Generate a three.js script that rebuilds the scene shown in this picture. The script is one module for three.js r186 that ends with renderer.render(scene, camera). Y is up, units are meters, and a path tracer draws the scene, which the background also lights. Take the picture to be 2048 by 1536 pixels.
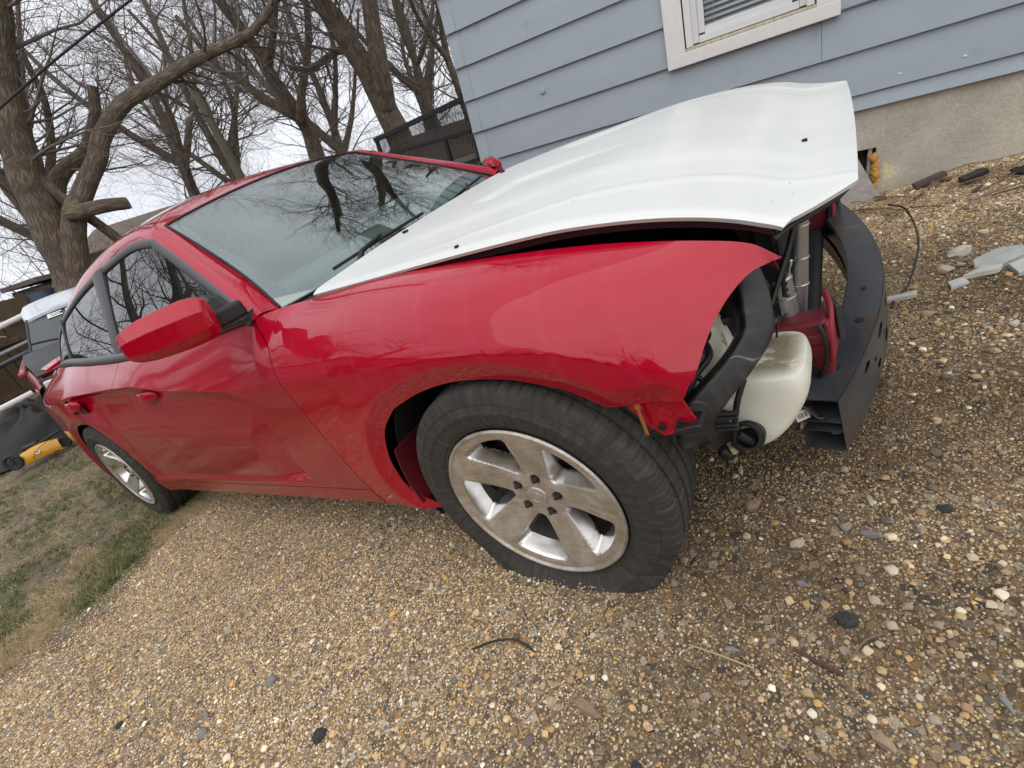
import * as THREE from 'three';
import { mergeGeometries } from 'three/addons/utils/BufferGeometryUtils.js';
import { RoundedBoxGeometry } from 'three/addons/geometries/RoundedBoxGeometry.js';
import { ImprovedNoise } from 'three/addons/math/ImprovedNoise.js';

// ---------- camera, sky, sun, exposure ----------
const scene = new THREE.Scene();
// the yard slopes about 8 degrees against the level house; things on the yard are written in the
// yard's own frame (x along the parked sedan to its nose, y off the ground) and turned by YARD
const YARD = new THREE.Matrix4().set(0.98734, -0.14002, -0.07335, 0, 0.13646, 0.98924, -0.05985, 0, 0.08072, 0.04924, 0.99552, 0, 0, 0, 0, 1);
const camera = new THREE.PerspectiveCamera(76.4746, 4 / 3, 0.05, 400);
{
  const m = new THREE.Matrix4().set(0.788, 0.102, 0.607, 0, -0.406, 0.827, 0.388, 0, -0.462, -0.552, 0.694, 0, 0, 0, 0, 1);
  camera.position.set(0.728, 1.013, 1.633).applyMatrix4(YARD);
  camera.quaternion.setFromRotationMatrix(new THREE.Matrix4().multiplyMatrices(YARD, m)).normalize();
}
const renderer = new THREE.WebGLRenderer({ antialias: true });
renderer.toneMapping = THREE.LinearToneMapping;
renderer.toneMappingExposure = 1.24;
renderer.shadowMap.enabled = true;

const PN = new ImprovedNoise();
const N3 = (x, y, z) => PN.noise(x, y, z);
const fbm = (x, y, z, o = 4) => { let s = 0, a = 0.5, f = 1; for (let i = 0; i < o; i++) { s += a * N3(x * f + 7.3 * i, y * f - 3.1 * i, z * f + 1.7 * i); a *= 0.5; f *= 2.03; } return s; };
const clamp = (x, a = 0, b = 1) => Math.min(b, Math.max(a, x));
const mix = (a, b, t) => a + (b - a) * t;
const smooth = (a, b, x) => { const t = clamp((x - a) / (b - a)); return t * t * (3 - 2 * t); };
function rngOf(seed) { let s = seed >>> 0; return () => { s = (s + 0x6D2B79F5) | 0; let t = Math.imul(s ^ (s >>> 15), 1 | s); t = (t + Math.imul(t ^ (t >>> 7), 61 | t)) ^ t; return ((t ^ (t >>> 14)) >>> 0) / 4294967296; }; }

{ // bright overcast sky: soft cloud layer
  const w = 512, h = 256, d = new Float32Array(w * h * 4);
  for (let j = 0; j < h; j++) for (let i = 0; i < w; i++) {
    const th = (j + 0.5) / h * Math.PI - Math.PI / 2, ph = (i + 0.5) / w * Math.PI * 2;
    const x = Math.cos(th) * Math.cos(ph), z = Math.cos(th) * Math.sin(ph), y = Math.sin(th);
    const c = fbm(x * 2.2 + 4, y * 4.5, z * 2.2, 5) * 0.9 + fbm(x * 6, y * 12 + 9, z * 6, 3) * 0.25;
    const b = 0.96 + 0.34 * c;
    const k = (j * w + i) * 4;
    d[k] = 0.80 * b + 0.01; d[k + 1] = 0.835 * b; d[k + 2] = 0.90 * b - 0.03 * c; d[k + 3] = 1;
  }
  const sky = new THREE.DataTexture(d, w, h, THREE.RGBAFormat, THREE.FloatType);
  sky.mapping = THREE.EquirectangularReflectionMapping; sky.magFilter = THREE.LinearFilter; sky.minFilter = THREE.LinearFilter; sky.needsUpdate = true;
  scene.background = sky; scene.environment = sky;
}
{ // the sun behind the cloud layer: weak and very soft
  const sun = new THREE.DirectionalLight(0xfff6ec, 1.2);
  sun.position.set(6, 19, 11); sun.target.position.set(-1, 0, 0);
  sun.castShadow = true; sun.shadow.radius = 200; sun.shadow.mapSize.set(2048, 2048);
  Object.assign(sun.shadow.camera, { left: -14, right: 14, top: 14, bottom: -14, near: 1, far: 60 });
  scene.add(sun, sun.target); sun.name = 'sun'; sun.target.name = 'sun_target';
}

// ---------- helpers ----------
const taken = new Map();
function numbered(n) { const k = taken.get(n) || 0; taken.set(n, k + 1); return k ? n + '_' + String(k).padStart(3, '0') : n; }
function tag(o, label, category, group, kind) {
  if (label) o.userData.label = label; if (category) o.userData.category = category;
  if (group) o.userData.group = group; if (kind) o.userData.kind = kind; return o;
}
const shade = (o) => o.traverse((m) => { if (m.isMesh) { m.castShadow = true; m.receiveShadow = true; } });
function yard(o) { o.applyMatrix4(YARD); shade(o); scene.add(o); return o; }     // written in the yard's frame
function level(o) { shade(o); scene.add(o); return o; }                           // written in world axes
function group(name, pos = [0, 0, 0], ry = 0) { const g = new THREE.Group(); g.name = numbered(name); g.position.set(...pos); g.rotation.y = ry; return g; }
function part(parent, name, geo, m) { const o = new THREE.Mesh(geo, m); o.name = name; parent.add(o); return o; }
const V = (x, y, z) => new THREE.Vector3(x, y, z);

function pchip(pts) { // monotone cubic through [x, v] pairs (any order)
  const p = pts.slice().sort((a, b) => a[0] - b[0]), n = p.length, x = p.map((q) => q[0]), y = p.map((q) => q[1]);
  const h = [], d = [], m = new Array(n).fill(0);
  for (let i = 0; i < n - 1; i++) { h[i] = x[i + 1] - x[i]; d[i] = (y[i + 1] - y[i]) / h[i]; }
  m[0] = d[0]; m[n - 1] = d[n - 2];
  for (let i = 1; i < n - 1; i++) if (d[i - 1] * d[i] > 0) { const w1 = 2 * h[i] + h[i - 1], w2 = h[i] + 2 * h[i - 1]; m[i] = (w1 + w2) / (w1 / d[i - 1] + w2 / d[i]); }
  return (t) => {
    if (t <= x[0]) return y[0]; if (t >= x[n - 1]) return y[n - 1];
    let i = 0; while (t > x[i + 1]) i++;
    const s = (t - x[i]) / h[i], s2 = s * s, s3 = s2 * s;
    return (2 * s3 - 3 * s2 + 1) * y[i] + (s3 - 2 * s2 + s) * h[i] * m[i] + (-2 * s3 + 3 * s2) * y[i + 1] + (s3 - s2) * h[i] * m[i + 1];
  };
}
function crom(pts) { // Catmull-Rom through an array of arrays, t in 0..1
  const n = pts.length - 1;
  return (t) => {
    const f = clamp(t) * n, i = Math.min(n - 1, Math.floor(f)), s = f - i;
    const a = pts[Math.max(0, i - 1)], b = pts[i], c = pts[i + 1], d = pts[Math.min(n, i + 2)];
    return b.map((_, k) => 0.5 * (2 * b[k] + (c[k] - a[k]) * s + (2 * a[k] - 5 * b[k] + 4 * c[k] - d[k]) * s * s + (3 * b[k] - a[k] - 3 * c[k] + d[k]) * s * s * s));
  };
}
function grid(nu, nv, fn, o = {}) { // surface (u,v) -> [x,y,z]; thick: depth of the sheet behind the face; out: a direction the face looks to
  const P = [], UV = [], I = [], nU = nu + 1, uvf = o.uv;
  for (let j = 0; j <= nv; j++) for (let i = 0; i <= nu; i++) { const p = fn(i / nu, j / nv); P.push(p[0], p[1], p[2]); const q = uvf ? uvf(p, i / nu, j / nv) : [p[0], p[1]]; UV.push(q[0], q[1]); }
  for (let j = 0; j < nv; j++) for (let i = 0; i < nu; i++) { const a = j * nU + i, b = a + 1, c = a + nU, d = c + 1; if (o.skip && o.skip(i, j, P, [a, b, c, d])) continue; I.push(a, b, d, a, d, c); }
  const mk = (P, UV, I) => { const g = new THREE.BufferGeometry(); g.setAttribute('position', new THREE.Float32BufferAttribute(P, 3)); g.setAttribute('uv', new THREE.Float32BufferAttribute(UV, 2)); g.setIndex(I); g.computeVertexNormals(); return g; };
  const D = o.surf ? [] : null; if (D) for (let j = 0; j <= nv; j++) for (let i = 0; i <= nu; i++) { const p = fn(i / nu, j / nv); D.push(p[3], p[4]); }
  let g = mk(P, UV, I);
  if (o.out) { // orient the face
    const n = g.attributes.normal, k = n.count >> 1; let s = 0;
    for (let q = 0; q < n.count; q += 7) s += n.getX(q) * o.out[0] + n.getY(q) * o.out[1] + n.getZ(q) * o.out[2];
    if (s < 0) { for (let q = 0; q < I.length; q += 3) { const t = I[q + 1]; I[q + 1] = I[q + 2]; I[q + 2] = t; } g = mk(P, UV, I); }
  }
  if (D) { // exact normals from the surface the sheet was cut from
    const n = g.attributes.normal, e = .0012;
    for (let q = 0; q < n.count; q++) { const x = D[q * 2], h = D[q * 2 + 1], a = o.surf(x + e, h), b = o.surf(x - e, h), c = o.surf(x, h + e), d = o.surf(x, h - e);
      const ax = a[0] - b[0], ay = a[1] - b[1], az = a[2] - b[2], cx = c[0] - d[0], cy = c[1] - d[1], cz = c[2] - d[2]; let X = ay * cz - az * cy, Y = az * cx - ax * cz, Z = ax * cy - ay * cx; const L = Math.hypot(X, Y, Z); if (L < 1e-9) continue; n.setXYZ(q, X / L, Y / L, Z / L); }
  }
  if (o.thick) {
    const n = g.attributes.normal, B = [];
    for (let q = 0; q < n.count; q++) B.push(P[q * 3] - n.getX(q) * o.thick, P[q * 3 + 1] - n.getY(q) * o.thick, P[q * 3 + 2] - n.getZ(q) * o.thick);
    const Ib = []; for (let q = 0; q < I.length; q += 3) Ib.push(I[q], I[q + 2], I[q + 1]);
    const back = mk(B, UV, Ib);
    const rim = []; for (let i = 0; i <= nu; i++) rim.push(i); for (let j = 1; j <= nv; j++) rim.push(j * nU + nu); for (let i = nu - 1; i >= 0; i--) rim.push(nv * nU + i); for (let j = nv - 1; j >= 0; j--) rim.push(j * nU);
    const RP = [], RU = [], RI = [];
    for (let k = 0; k < rim.length; k++) { const q = rim[k]; RP.push(P[q * 3], P[q * 3 + 1], P[q * 3 + 2], B[q * 3], B[q * 3 + 1], B[q * 3 + 2]); RU.push(UV[q * 2], UV[q * 2 + 1], UV[q * 2], UV[q * 2 + 1]); if (k) { const a = (k - 1) * 2; RI.push(a, a + 1, a + 2, a + 1, a + 3, a + 2); } }
    g = o.split ? [g, mergeGeometries([back, mk(RP, RU, RI)])] : mergeGeometries([g, back, mk(RP, RU, RI)]);
  }
  return g;
}
const flipZ = (g) => { // mirror a geometry to the other side of the car
  const c = g.clone(), p = c.attributes.position, n = c.attributes.normal; for (let i = 0; i < p.count; i++) { p.setZ(i, -p.getZ(i)); n.setZ(i, -n.getZ(i)); }
  const ix = c.index; if (ix) for (let i = 0; i < ix.count; i += 3) { const t = ix.getX(i + 1); ix.setX(i + 1, ix.getX(i + 2)); ix.setX(i + 2, t); }
  else { const q = p.array, m = n.array, u = c.attributes.uv.array; const sw = (a, s, i, j) => { for (let k = 0; k < s; k++) { const t = a[i * s + k]; a[i * s + k] = a[j * s + k]; a[j * s + k] = t; } }; for (let i = 0; i < p.count; i += 3) { sw(q, 3, i + 1, i + 2); sw(m, 3, i + 1, i + 2); sw(u, 2, i + 1, i + 2); } }
  return c;
};
class Tubes { // collects tapered tubes into one geometry
  constructor() { this.P = []; this.N = []; this.U = []; this.I = []; }
  add(pts, rad, sides = 6, cap = true) {
    const n = pts.length; let nx = null, vv = 0; const base = this.P.length / 3;
    for (let i = 0; i < n; i++) {
      const a = pts[Math.max(0, i - 1)], b = pts[Math.min(n - 1, i + 1)];
      let tx = b[0] - a[0], ty = b[1] - a[1], tz = b[2] - a[2]; const tl = Math.hypot(tx, ty, tz) || 1; tx /= tl; ty /= tl; tz /= tl;
      if (!nx) nx = Math.abs(ty) < 0.9 ? [tz, 0, -tx] : [1, 0, 0];
      const dt = nx[0] * tx + nx[1] * ty + nx[2] * tz; nx = [nx[0] - dt * tx, nx[1] - dt * ty, nx[2] - dt * tz];
      const nl = Math.hypot(...nx) || 1; nx = nx.map((q) => q / nl);
      const bx = ty * nx[2] - tz * nx[1], by = tz * nx[0] - tx * nx[2], bz = tx * nx[1] - ty * nx[0];
      if (i) vv += Math.hypot(pts[i][0] - pts[i - 1][0], pts[i][1] - pts[i - 1][1], pts[i][2] - pts[i - 1][2]);
      const r = typeof rad === 'number' ? rad : rad[i];
      for (let s = 0; s <= sides; s++) {
        const A = s / sides * Math.PI * 2, c = Math.cos(A), sn = Math.sin(A), X = nx[0] * c + bx * sn, Y = nx[1] * c + by * sn, Z = nx[2] * c + bz * sn;
        this.P.push(pts[i][0] + X * r, pts[i][1] + Y * r, pts[i][2] + Z * r); this.N.push(X, Y, Z); this.U.push(s / sides * Math.max(1, Math.round(r * 25)) * 0.25, vv);
      }
    }
    const w = sides + 1;
    for (let i = 0; i < n - 1; i++) for (let s = 0; s < sides; s++) { const a = base + i * w + s, b = a + 1, c = a + w, d = c + 1; this.I.push(a, b, d, a, d, c); }
    if (cap && sides >= 5) for (const e of [0, n - 1]) { const k = this.P.length / 3, p = pts[e], q = pts[e ? e - 1 : 1]; const dx = p[0] - q[0], dy = p[1] - q[1], dz = p[2] - q[2], L = Math.hypot(dx, dy, dz) || 1;
      this.P.push(...p); this.N.push(dx / L, dy / L, dz / L); this.U.push(0, 0);
      for (let s = 0; s <= sides; s++) { const o = (base + e * w + s) * 3; this.P.push(this.P[o], this.P[o + 1], this.P[o + 2]); this.N.push(dx / L, dy / L, dz / L); this.U.push(0.1 * s, 0.05); }
      for (let s = 0; s < sides; s++) e ? this.I.push(k, k + 1 + s, k + 2 + s) : this.I.push(k, k + 2 + s, k + 1 + s); }
    return this;
  }
  geo() { const g = new THREE.BufferGeometry(); g.setAttribute('position', new THREE.Float32BufferAttribute(this.P, 3)); g.setAttribute('normal', new THREE.Float32BufferAttribute(this.N, 3)); g.setAttribute('uv', new THREE.Float32BufferAttribute(this.U, 2)); g.setIndex(this.I); return g; }
}
const curve = (pts, n) => { const c = crom(pts); return Array.from({ length: n + 1 }, (_, i) => c(i / n)); };
const tube = (pts, r, sides = 8, n = 0) => new Tubes().add(n ? curve(pts, n) : pts, r, sides).geo();
const rbox = (w, h, d, r = 0.004, x = 0, y = 0, z = 0) => new RoundedBoxGeometry(w, h, d, 2, Math.min(r, w / 2.01, h / 2.01, d / 2.01)).translate(x, y, z);
const box = (w, h, d, x = 0, y = 0, z = 0) => new THREE.BoxGeometry(w, h, d).translate(x, y, z);
const cyl = (r0, r1, h, n = 20) => new THREE.CylinderGeometry(r0, r1, h, n);
const join = (...g) => { g = g.flat(); const idx = g.every((q) => q.index); return mergeGeometries(idx ? g : g.map((q) => q.index ? q.toNonIndexed() : q)); };
function extrude(pts, depth, bevel = 0) { // 2D outline -> slab along z
  const s = new THREE.Shape(pts.map((p) => new THREE.Vector2(p[0], p[1])));
  return new THREE.ExtrudeGeometry(s, { depth, bevelEnabled: bevel > 0, bevelSize: bevel, bevelThickness: bevel, bevelSegments: 2, curveSegments: 6 });
}
function place(g, basisX, basisY, origin) { // put a geometry drawn in xy on a plane
  const x = V(...basisX).normalize(), y = V(...basisY); y.addScaledVector(x, -y.dot(x)).normalize(); const z = V().crossVectors(x, y);
  return g.applyMatrix4(new THREE.Matrix4().makeBasis(x, y, z).setPosition(...origin));
}

// ---------- textures ----------
function tex(w, h, fn, o = {}) {
  const d = new Uint8Array(w * h * 4);
  for (let j = 0; j < h; j++) for (let i = 0; i < w; i++) { const c = fn(i / w, j / h, i, j), k = (j * w + i) * 4; d[k] = clamp(c[0]) * 255; d[k + 1] = clamp(c[1] ?? c[0]) * 255; d[k + 2] = clamp(c[2] ?? c[0]) * 255; d[k + 3] = 255; }
  const t = new THREE.DataTexture(d, w, h, THREE.RGBAFormat); t.magFilter = THREE.LinearFilter; t.minFilter = THREE.LinearMipmapLinearFilter; t.generateMipmaps = true;
  t.wrapS = t.wrapT = o.clamp ? THREE.ClampToEdgeWrapping : THREE.RepeatWrapping; if (o.srgb) t.colorSpace = THREE.SRGBColorSpace;
  if (o.size) t.repeat.set(1 / o.size[0], 1 / o.size[1]); if (o.offset) t.offset.set(...o.offset); t.needsUpdate = true; return t;
}
const rgb = (r, g, b) => new THREE.Color().setRGB(r, g, b);
const std = (c, rough = 0.7, metal = 0, o = {}) => new THREE.MeshStandardMaterial({ color: Array.isArray(c) ? rgb(...c) : c, roughness: rough, metalness: metal, ...o });
const phys = (c, o) => new THREE.MeshPhysicalMaterial({ color: Array.isArray(c) ? rgb(...c) : c, ...o });
// tileable grain noise in 0..1
const rnd0 = rngOf(11);
const grainTile = (n) => { const a = new Float32Array(n * n); for (let i = 0; i < n * n; i++) a[i] = rnd0(); return (x, y) => { const i = ((Math.floor(x) % n) + n) % n, j = ((Math.floor(y) % n) + n) % n; return a[j * n + i]; }; };
const grain = grainTile(256);
// ---------- car materials ----------
const dustTex = tex(1024, 1024, (u, v, i, j) => { // road dust dried on the lower doors: fine brown grains in streaky patches; u,v tile 2.4 x 1.2 m
  const y = v * 1.2, x = u * 2.4;
  const patch = 0.55 + 0.75 * fbm(x * 2.1, y * 3.1, 3.3, 4) + 0.25 * fbm(x * 9 + y * 7, y * 16, 8.1, 3);
  const g = grain(i, j) * 0.6 + grain(i * 0.5 + 31, j * 0.5 + 7) * 0.4;
  const reach = smooth(0.74 + 0.10 * fbm(x * 3, 2.2, 5, 3) + 0.22 * smooth(1.9, 0.3, x) * 0, 0.42, y);
  const a = clamp((patch * 0.9 * reach + (g - 0.5) * 1.1 * reach) * 0.66);
  return [mix(0.69, 0.52, a), mix(0.0, 0.31, a), mix(0.145, 0.22, a)];
}, { srgb: true });
dustTex.repeat.set(1 / 2.4, 1 / 1.2);
const cleanTex = tex(1024, 1024, (u, v, i, j) => { // upper panels: finger smears, water marks, a few specks
  const x = u * 2, y = v * 1; const g = grain(i, j);
  let a = 0.03 + 0.05 * clamp(fbm(x * 5, y * 5, 1.2, 4) + 0.1) + (g > 0.9985 ? 0.5 : 0);
  a += 0.13 * smooth(0.26, 0.40, fbm(x * 14 + 3, y * 14, 4.4, 3)) * (0.6 + 0.8 * g);
  a += 0.15 * smooth(0.965, 1, Math.abs(Math.sin(x * 23 + y * 9 + 1.5 * fbm(x * 3, y * 2, 6, 2)))) * smooth(-0.1, 0.2, fbm(x * 2, y * 2, 9, 2));
  return [mix(0.69, 0.75, a), mix(0.0, 0.42, a), mix(0.145, 0.44, a)];
}, { srgb: true });
cleanTex.repeat.set(1 / 2, 1);
const paintOpt = { roughness: 0.45, metalness: 0.0, specularIntensity: 0.1, clearcoat: 1, clearcoatRoughness: 0.03, ior: 1.5 };
const M = {};
M.red = phys(0xffffff, { ...paintOpt, map: cleanTex });
M.redDusty = phys(0xffffff, { ...paintOpt, map: dustTex, clearcoatRoughness: 0.07 });
M.redPlain = phys([0.43, 0.001, 0.017], { ...paintOpt });
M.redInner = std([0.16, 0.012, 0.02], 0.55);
const hoodTex = tex(1024, 1024, (u, v, i, j) => { // white hood: faint grime film, scuffs, specks
  const x = u * 1.6, y = v * 1.6; let a = 0.04 + 0.26 * clamp(fbm(x * 2.2, y * 4.4, 2.2, 5) + 0.12);
  a += 0.35 * smooth(0.30, 0.46, fbm(x * 4 + 8, y * 4, 7.7, 5)) * smooth(0.9, 0.3, y);
  const g = grain(i * 0.5, j * 0.5); if (g > 0.9996) a += 1.2;
  return [mix(0.905, 0.68, a), mix(0.918, 0.70, a), mix(0.905, 0.68, a)];
}, { srgb: true });
hoodTex.repeat.set(1 / 1.6, 1 / 1.6); hoodTex.offset.set(0.5, 0.5);
M.white = phys(0xffffff, { map: hoodTex, roughness: 0.4, clearcoat: 0.25, clearcoatRoughness: 0.12 });
M.black = std([0.012, 0.012, 0.013], 0.6);
M.bay = std([0.011, 0.011, 0.012], 0.75);
M.trim = std([0.085, 0.088, 0.092], 0.38);
const plasticTex = tex(512, 512, (u, v, i, j) => { const a = 0.16 + 0.25 * clamp(fbm(u * 9, v * 9, 1, 4)) + (grain(i, j) > 0.9 ? 0.16 * grain(i + 9, j) * clamp(0.6 + 2 * fbm(u * 6, v * 6, 5, 2)) : 0) + 0.3 * smooth(0.33, 0.4, fbm(u * 30 + v * 40, v * 6, 3, 3)); return [a * 1.0, a * 1.0, a * 0.99]; }, { srgb: true, size: [0.4, 0.4] });
M.plastic = std(0xffffff, 0.42, 0, { map: plasticTex });
M.hose = std([0.02, 0.02, 0.021], 0.45);
const beamTex = tex(1024, 512, (u, v, i, j) => { // e-coated steel beam, scuffed
  const x = u * 1.4, y = v * 0.5; let a = 0.295 + 0.10 * fbm(x * 6, y * 10, 2, 4) + 0.04 * (grain(i, j) - 0.5);
  const sc = smooth(0.34, 0.44, fbm(x * 34, y * 9, 6, 3)) * smooth(0.05, 0.3, fbm(x * 3, y * 3, 8, 2) + 0.12); a += 0.28 * sc;
  const br = smooth(0.04, 0.28, fbm(x * 3.2, y * 7 + 4, 3.1, 4));
  return [a * mix(0.98, 1.12, br), a * mix(1.03, 1.0, br), a * mix(1.10, 0.9, br)];
}, { srgb: true, size: [1.4, 0.5] });
M.beam = std(0xffffff, 0.32, 0.25, { map: beamTex });
const tankTex = tex(512, 512, (u, v, i, j) => { // milky polyethylene with caked mud on the top
  const x = u * 0.5, y = v * 0.5; const m = smooth(0.0, 0.2, fbm(x * 13 + 2, y * 13, 3.3, 5) + 0.05) * clamp(0.45 + 0.8 * grain(i, j)) * smooth(0.11, 0.16, x) * smooth(0.31, 0.26, x) * smooth(0.155, 0.19, y) * smooth(0.36, 0.30, y);
  const s = (grain(i, j) > 0.992 ? 0.5 : 0) + 0.12 * clamp(fbm(x * 20, y * 20, 9, 3));
  const a = clamp(m * 0.85 + s); return [mix(0.93, 0.47, a), mix(0.93, 0.42, a), mix(0.87, 0.31, a)];
}, { srgb: true, size: [0.5, 0.5] });
M.tank = phys(0xffffff, { map: tankTex, roughness: 0.4 });
M.alu = std([0.52, 0.53, 0.54], 0.38, 0.85);
M.bolt = std([0.6, 0.6, 0.58], 0.3, 0.9);
const rimDust = tex(512, 512, (u, v, i, j) => { const x = u, y = v; const p = 0.42 + 0.7 * fbm(x * 6, y * 6, 1.5, 4) + 0.35 * fbm(x * 2, y * 40, 5, 3); const a = clamp(p + (grain(i, j) - 0.5) * 0.7); return [mix(0.88, 0.60, a), mix(0.87, 0.55, a), mix(0.86, 0.46, a)]; }, { srgb: true, size: [0.25, 0.25] });
const rimRough = tex(256, 256, (u, v, i, j) => { const a = clamp(0.6 + 0.4 * fbm(u * 9, v * 9, 2, 3) + 0.3 * (grain(i, j) - 0.5)); return [a, a, 0.25]; }, { size: [0.25, 0.25] });
M.rimFace = std(0xffffff, 0.7, 0.6, { map: rimDust, roughnessMap: rimRough });
const rimWallTex = tex(256, 256, (u, v, i, j) => { const a = grain(i, j) > 0.95 ? 0.25 : clamp(0.25 * (fbm(u * 8, v * 8, 3, 3) + 0.2)); return [mix(0.88, 0.5, a), mix(0.88, 0.48, a), mix(0.88, 0.44, a)]; }, { srgb: true, size: [0.2, 0.2] });
M.rimWall = std(0xffffff, 0.22, 0.95, { map: rimWallTex });
M.barrel = std([0.34, 0.32, 0.29], 0.55, 0.7);
M.rimDark = std([0.05, 0.045, 0.04], 0.7, 0.4);
const tyreTex = tex(1024, 512, (u, v, i, j) => { const p = fbm(u * 40, v * 10, 2, 4) * 0.5 + 0.5, g = grain(i, j); const a = clamp((p - 0.42) * 1.1 + (g - 0.5) * 0.4); return [mix(0.215, 0.53, a), mix(0.21, 0.50, a), mix(0.20, 0.44, a)]; }, { srgb: true });
M.tyre = std(0xffffff, 0.82, 0, { map: tyreTex });
M.disc = std([0.10, 0.085, 0.075], 0.5, 0.7);
M.glassDark = phys([0.012, 0.014, 0.015], { roughness: 0.0, metalness: 0, ior: 2.3 });
M.windshield = phys([0.74, 0.86, 0.83], { roughness: 0.0, transmission: 1, thickness: 0, ior: 2.5 });
M.frit = phys([0.02, 0.022, 0.024], { roughness: 0.04, ior: 1.7 });
M.seat = std([0.26, 0.265, 0.27], 0.9);
M.dash = std([0.24, 0.25, 0.255], 0.8);
M.light = phys([0.35, 0.01, 0.01], { roughness: 0.05, clearcoat: 1 });
M.rust = std([0.42, 0.13, 0.035], 0.8);
M.cable = std([0.015, 0.015, 0.016], 0.5);
// ---------- the red sedan ----------
const CAR = group('damaged_red_sedan');
tag(CAR, 'red four-door sedan with white hood, missing front bumper and flat front tyre', 'car');
const ROLL = 0.035, RC = [0.6, 0.85];               // the flat tyre lets the body lean
const BODY = new THREE.Matrix4().makeTranslation(0, RC[0], RC[1]).multiply(new THREE.Matrix4().makeRotationX(ROLL)).multiply(new THREE.Matrix4().makeTranslation(0, -RC[0], -RC[1]));
const IB = BODY.clone().invert();
const Bp = (p) => { const v = V(...p).applyMatrix4(IB); return [v.x, v.y, v.z]; };
const lean = (g) => (Array.isArray(g) ? g.map((q) => q.applyMatrix4(BODY)) : g.applyMatrix4(BODY));
function both(name, g, m, label) { // a panel and its mirror image on the far side
  const out = [];
  for (const s of [1, -1]) { const q = s > 0 ? g.clone() : flipZ(g); out.push(part(CAR, name, lean(q), m)); if (label && s > 0) out[0].userData.label = label; }
  return out;
}
const lineOf = (pts, k) => pchip(pts.map((p) => [p[0], p[k]]));
const Fpts = [[.612, .690, .745], [.568, .724, .735], [.491, .751, .733], [.405, .775, .733], [.31, .798, .734], [.202, .819, .735], [.024, .847, .737], [-.23, .878, .739], [-.391, .890, .741], [-.605, .899, .747], [-.75, .912, .775], [-.83, .918, .835], [-1.168, .918, .838], [-1.6, .934, .84], [-2.117, .965, .836], [-2.6, 1.01, .826], [-2.986, 1.047, .80], [-3.25, 1.06, .775], [-3.6, 1.065, .73], [-4.06, 1.04, .66]].map(Bp);
const Fy = lineOf(Fpts, 1), Fz = lineOf(Fpts, 2);
const XE = .437, Eh = pchip([[.437, .530], [.443, .538], [.457, .559], [.473, .577], [.489, .602], [.508, .627], [.532, .650], [.563, .668], [.585, .674], [.600, .679], [.612, .682]]);   // where the headlight opening cuts the fender
const Wx = pchip([[-4.15, .74], [-4.06, .83], [-3.9, .893], [-3.6, .94], [-3.3, .962], [-3.05, .968], [-2.7, .957], [-2.2, .947], [-1.5, .942], [-1, .940], [-.6, .942], [-.3, .946], [0, .949], [.1, .948], [.2, .944], [.3, .936], [.36, .928], [.41, .917], [.46, .899], [.51, .872], [.56, .836], [.615, .788]]);
const ysh0 = pchip([[-4.1, .86], [-3.4, .90], [-2.9, .905], [-2.4, .885], [-1.91, .857], [-1.61, .806], [-1.27, .767], [-1.08, .745], [-.85, .73], [-.6, .72], [0, .715], [.2, .69], [.3, .655], [.4, .605], [.5, .55], [.615, .48]]);
const ysh = (x) => ysh0(x);
const tanF = pchip([[-4, .5], [-3, .7], [-1.2, .75], [-.85, .65], [-.6, .25], [0, .12], [.35, .2], [.5, .4], [.61, .6]]);   // how steeply the top edge rolls in
const zl = (x, y) => Wx(x) - .55 * Math.max(0, .42 - y) ** 2 - .22 * Math.max(0, y - .5) ** 2;
const ROLLH = .2;
const archF = [[-.391, .196], [-.472, .277], [-.469, .373], [-.441, .452], [-.39, .525], [-.307, .586], [-.251, .608], [-.157, .634], [-.035, .648], [.096, .636], [.204, .600], [.254, .570], [.294, .540], [.333, .534], [.368, .533], [.437, .530]];
const archFc = crom(archF), archFs = Array.from({ length: 46 }, (_, i) => archFc(i / 47));
const archRc = (t) => { const a = mix(-.30, Math.PI + .12, t); return [-3.052 + .402 * Math.cos(a), .345 + .39 * Math.sin(a)]; };
const archRs = Array.from({ length: 41 }, (_, i) => archRc(i / 40));
const nearest = (S, x, y) => { let b = 9; for (let i = 1; i < S.length; i++) { const p = S[i - 1], q = S[i], ex = q[0] - p[0], ey = q[1] - p[1], t = clamp(((x - p[0]) * ex + (y - p[1]) * ey) / (ex * ex + ey * ey)), d = (p[0] + ex * t - x) ** 2 + (p[1] + ey * t - y) ** 2; if (d < b) b = d; } return Math.sqrt(b); };
const smin = (a, b, k) => { const h = clamp(.5 + .5 * (b - a) / k); return mix(b, a, h) - k * h * (1 - h); };
function dress(x, y) { // outward relief on the flat side: wheel-arch lips and the scooped door crease
  let d = 0;
  if (x > -.85 && x < .5) { const q = nearest(archFs, x, y); d += q < .05 ? mix(-.016, .006, q / .05) : .006 * (1 - smooth(.05, .16, q)); }
  if (x < -2.45) { const q = nearest(archRs, x, y); d += q < .035 ? mix(-.010, .010, q / .035) : .010 * (1 - smooth(.035, .2, q)); }
  if (x < -.8 && x > -3.2) {
    const top = (ysh0(x) - y) * .96, front = -.968 - x, low = y - .312;
    const in1 = Math.min(smin(top, front, .16), low);
    if (in1 > 0) d -= (.034 * smooth(0, .028, in1) * (1 - .75 * smooth(.04, .30, Math.min(ysh0(x) - y, front))) + .004 * smooth(0, .012, in1)) * smooth(-3.15, -2.5, x);
  }
  return d;
}
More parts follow.
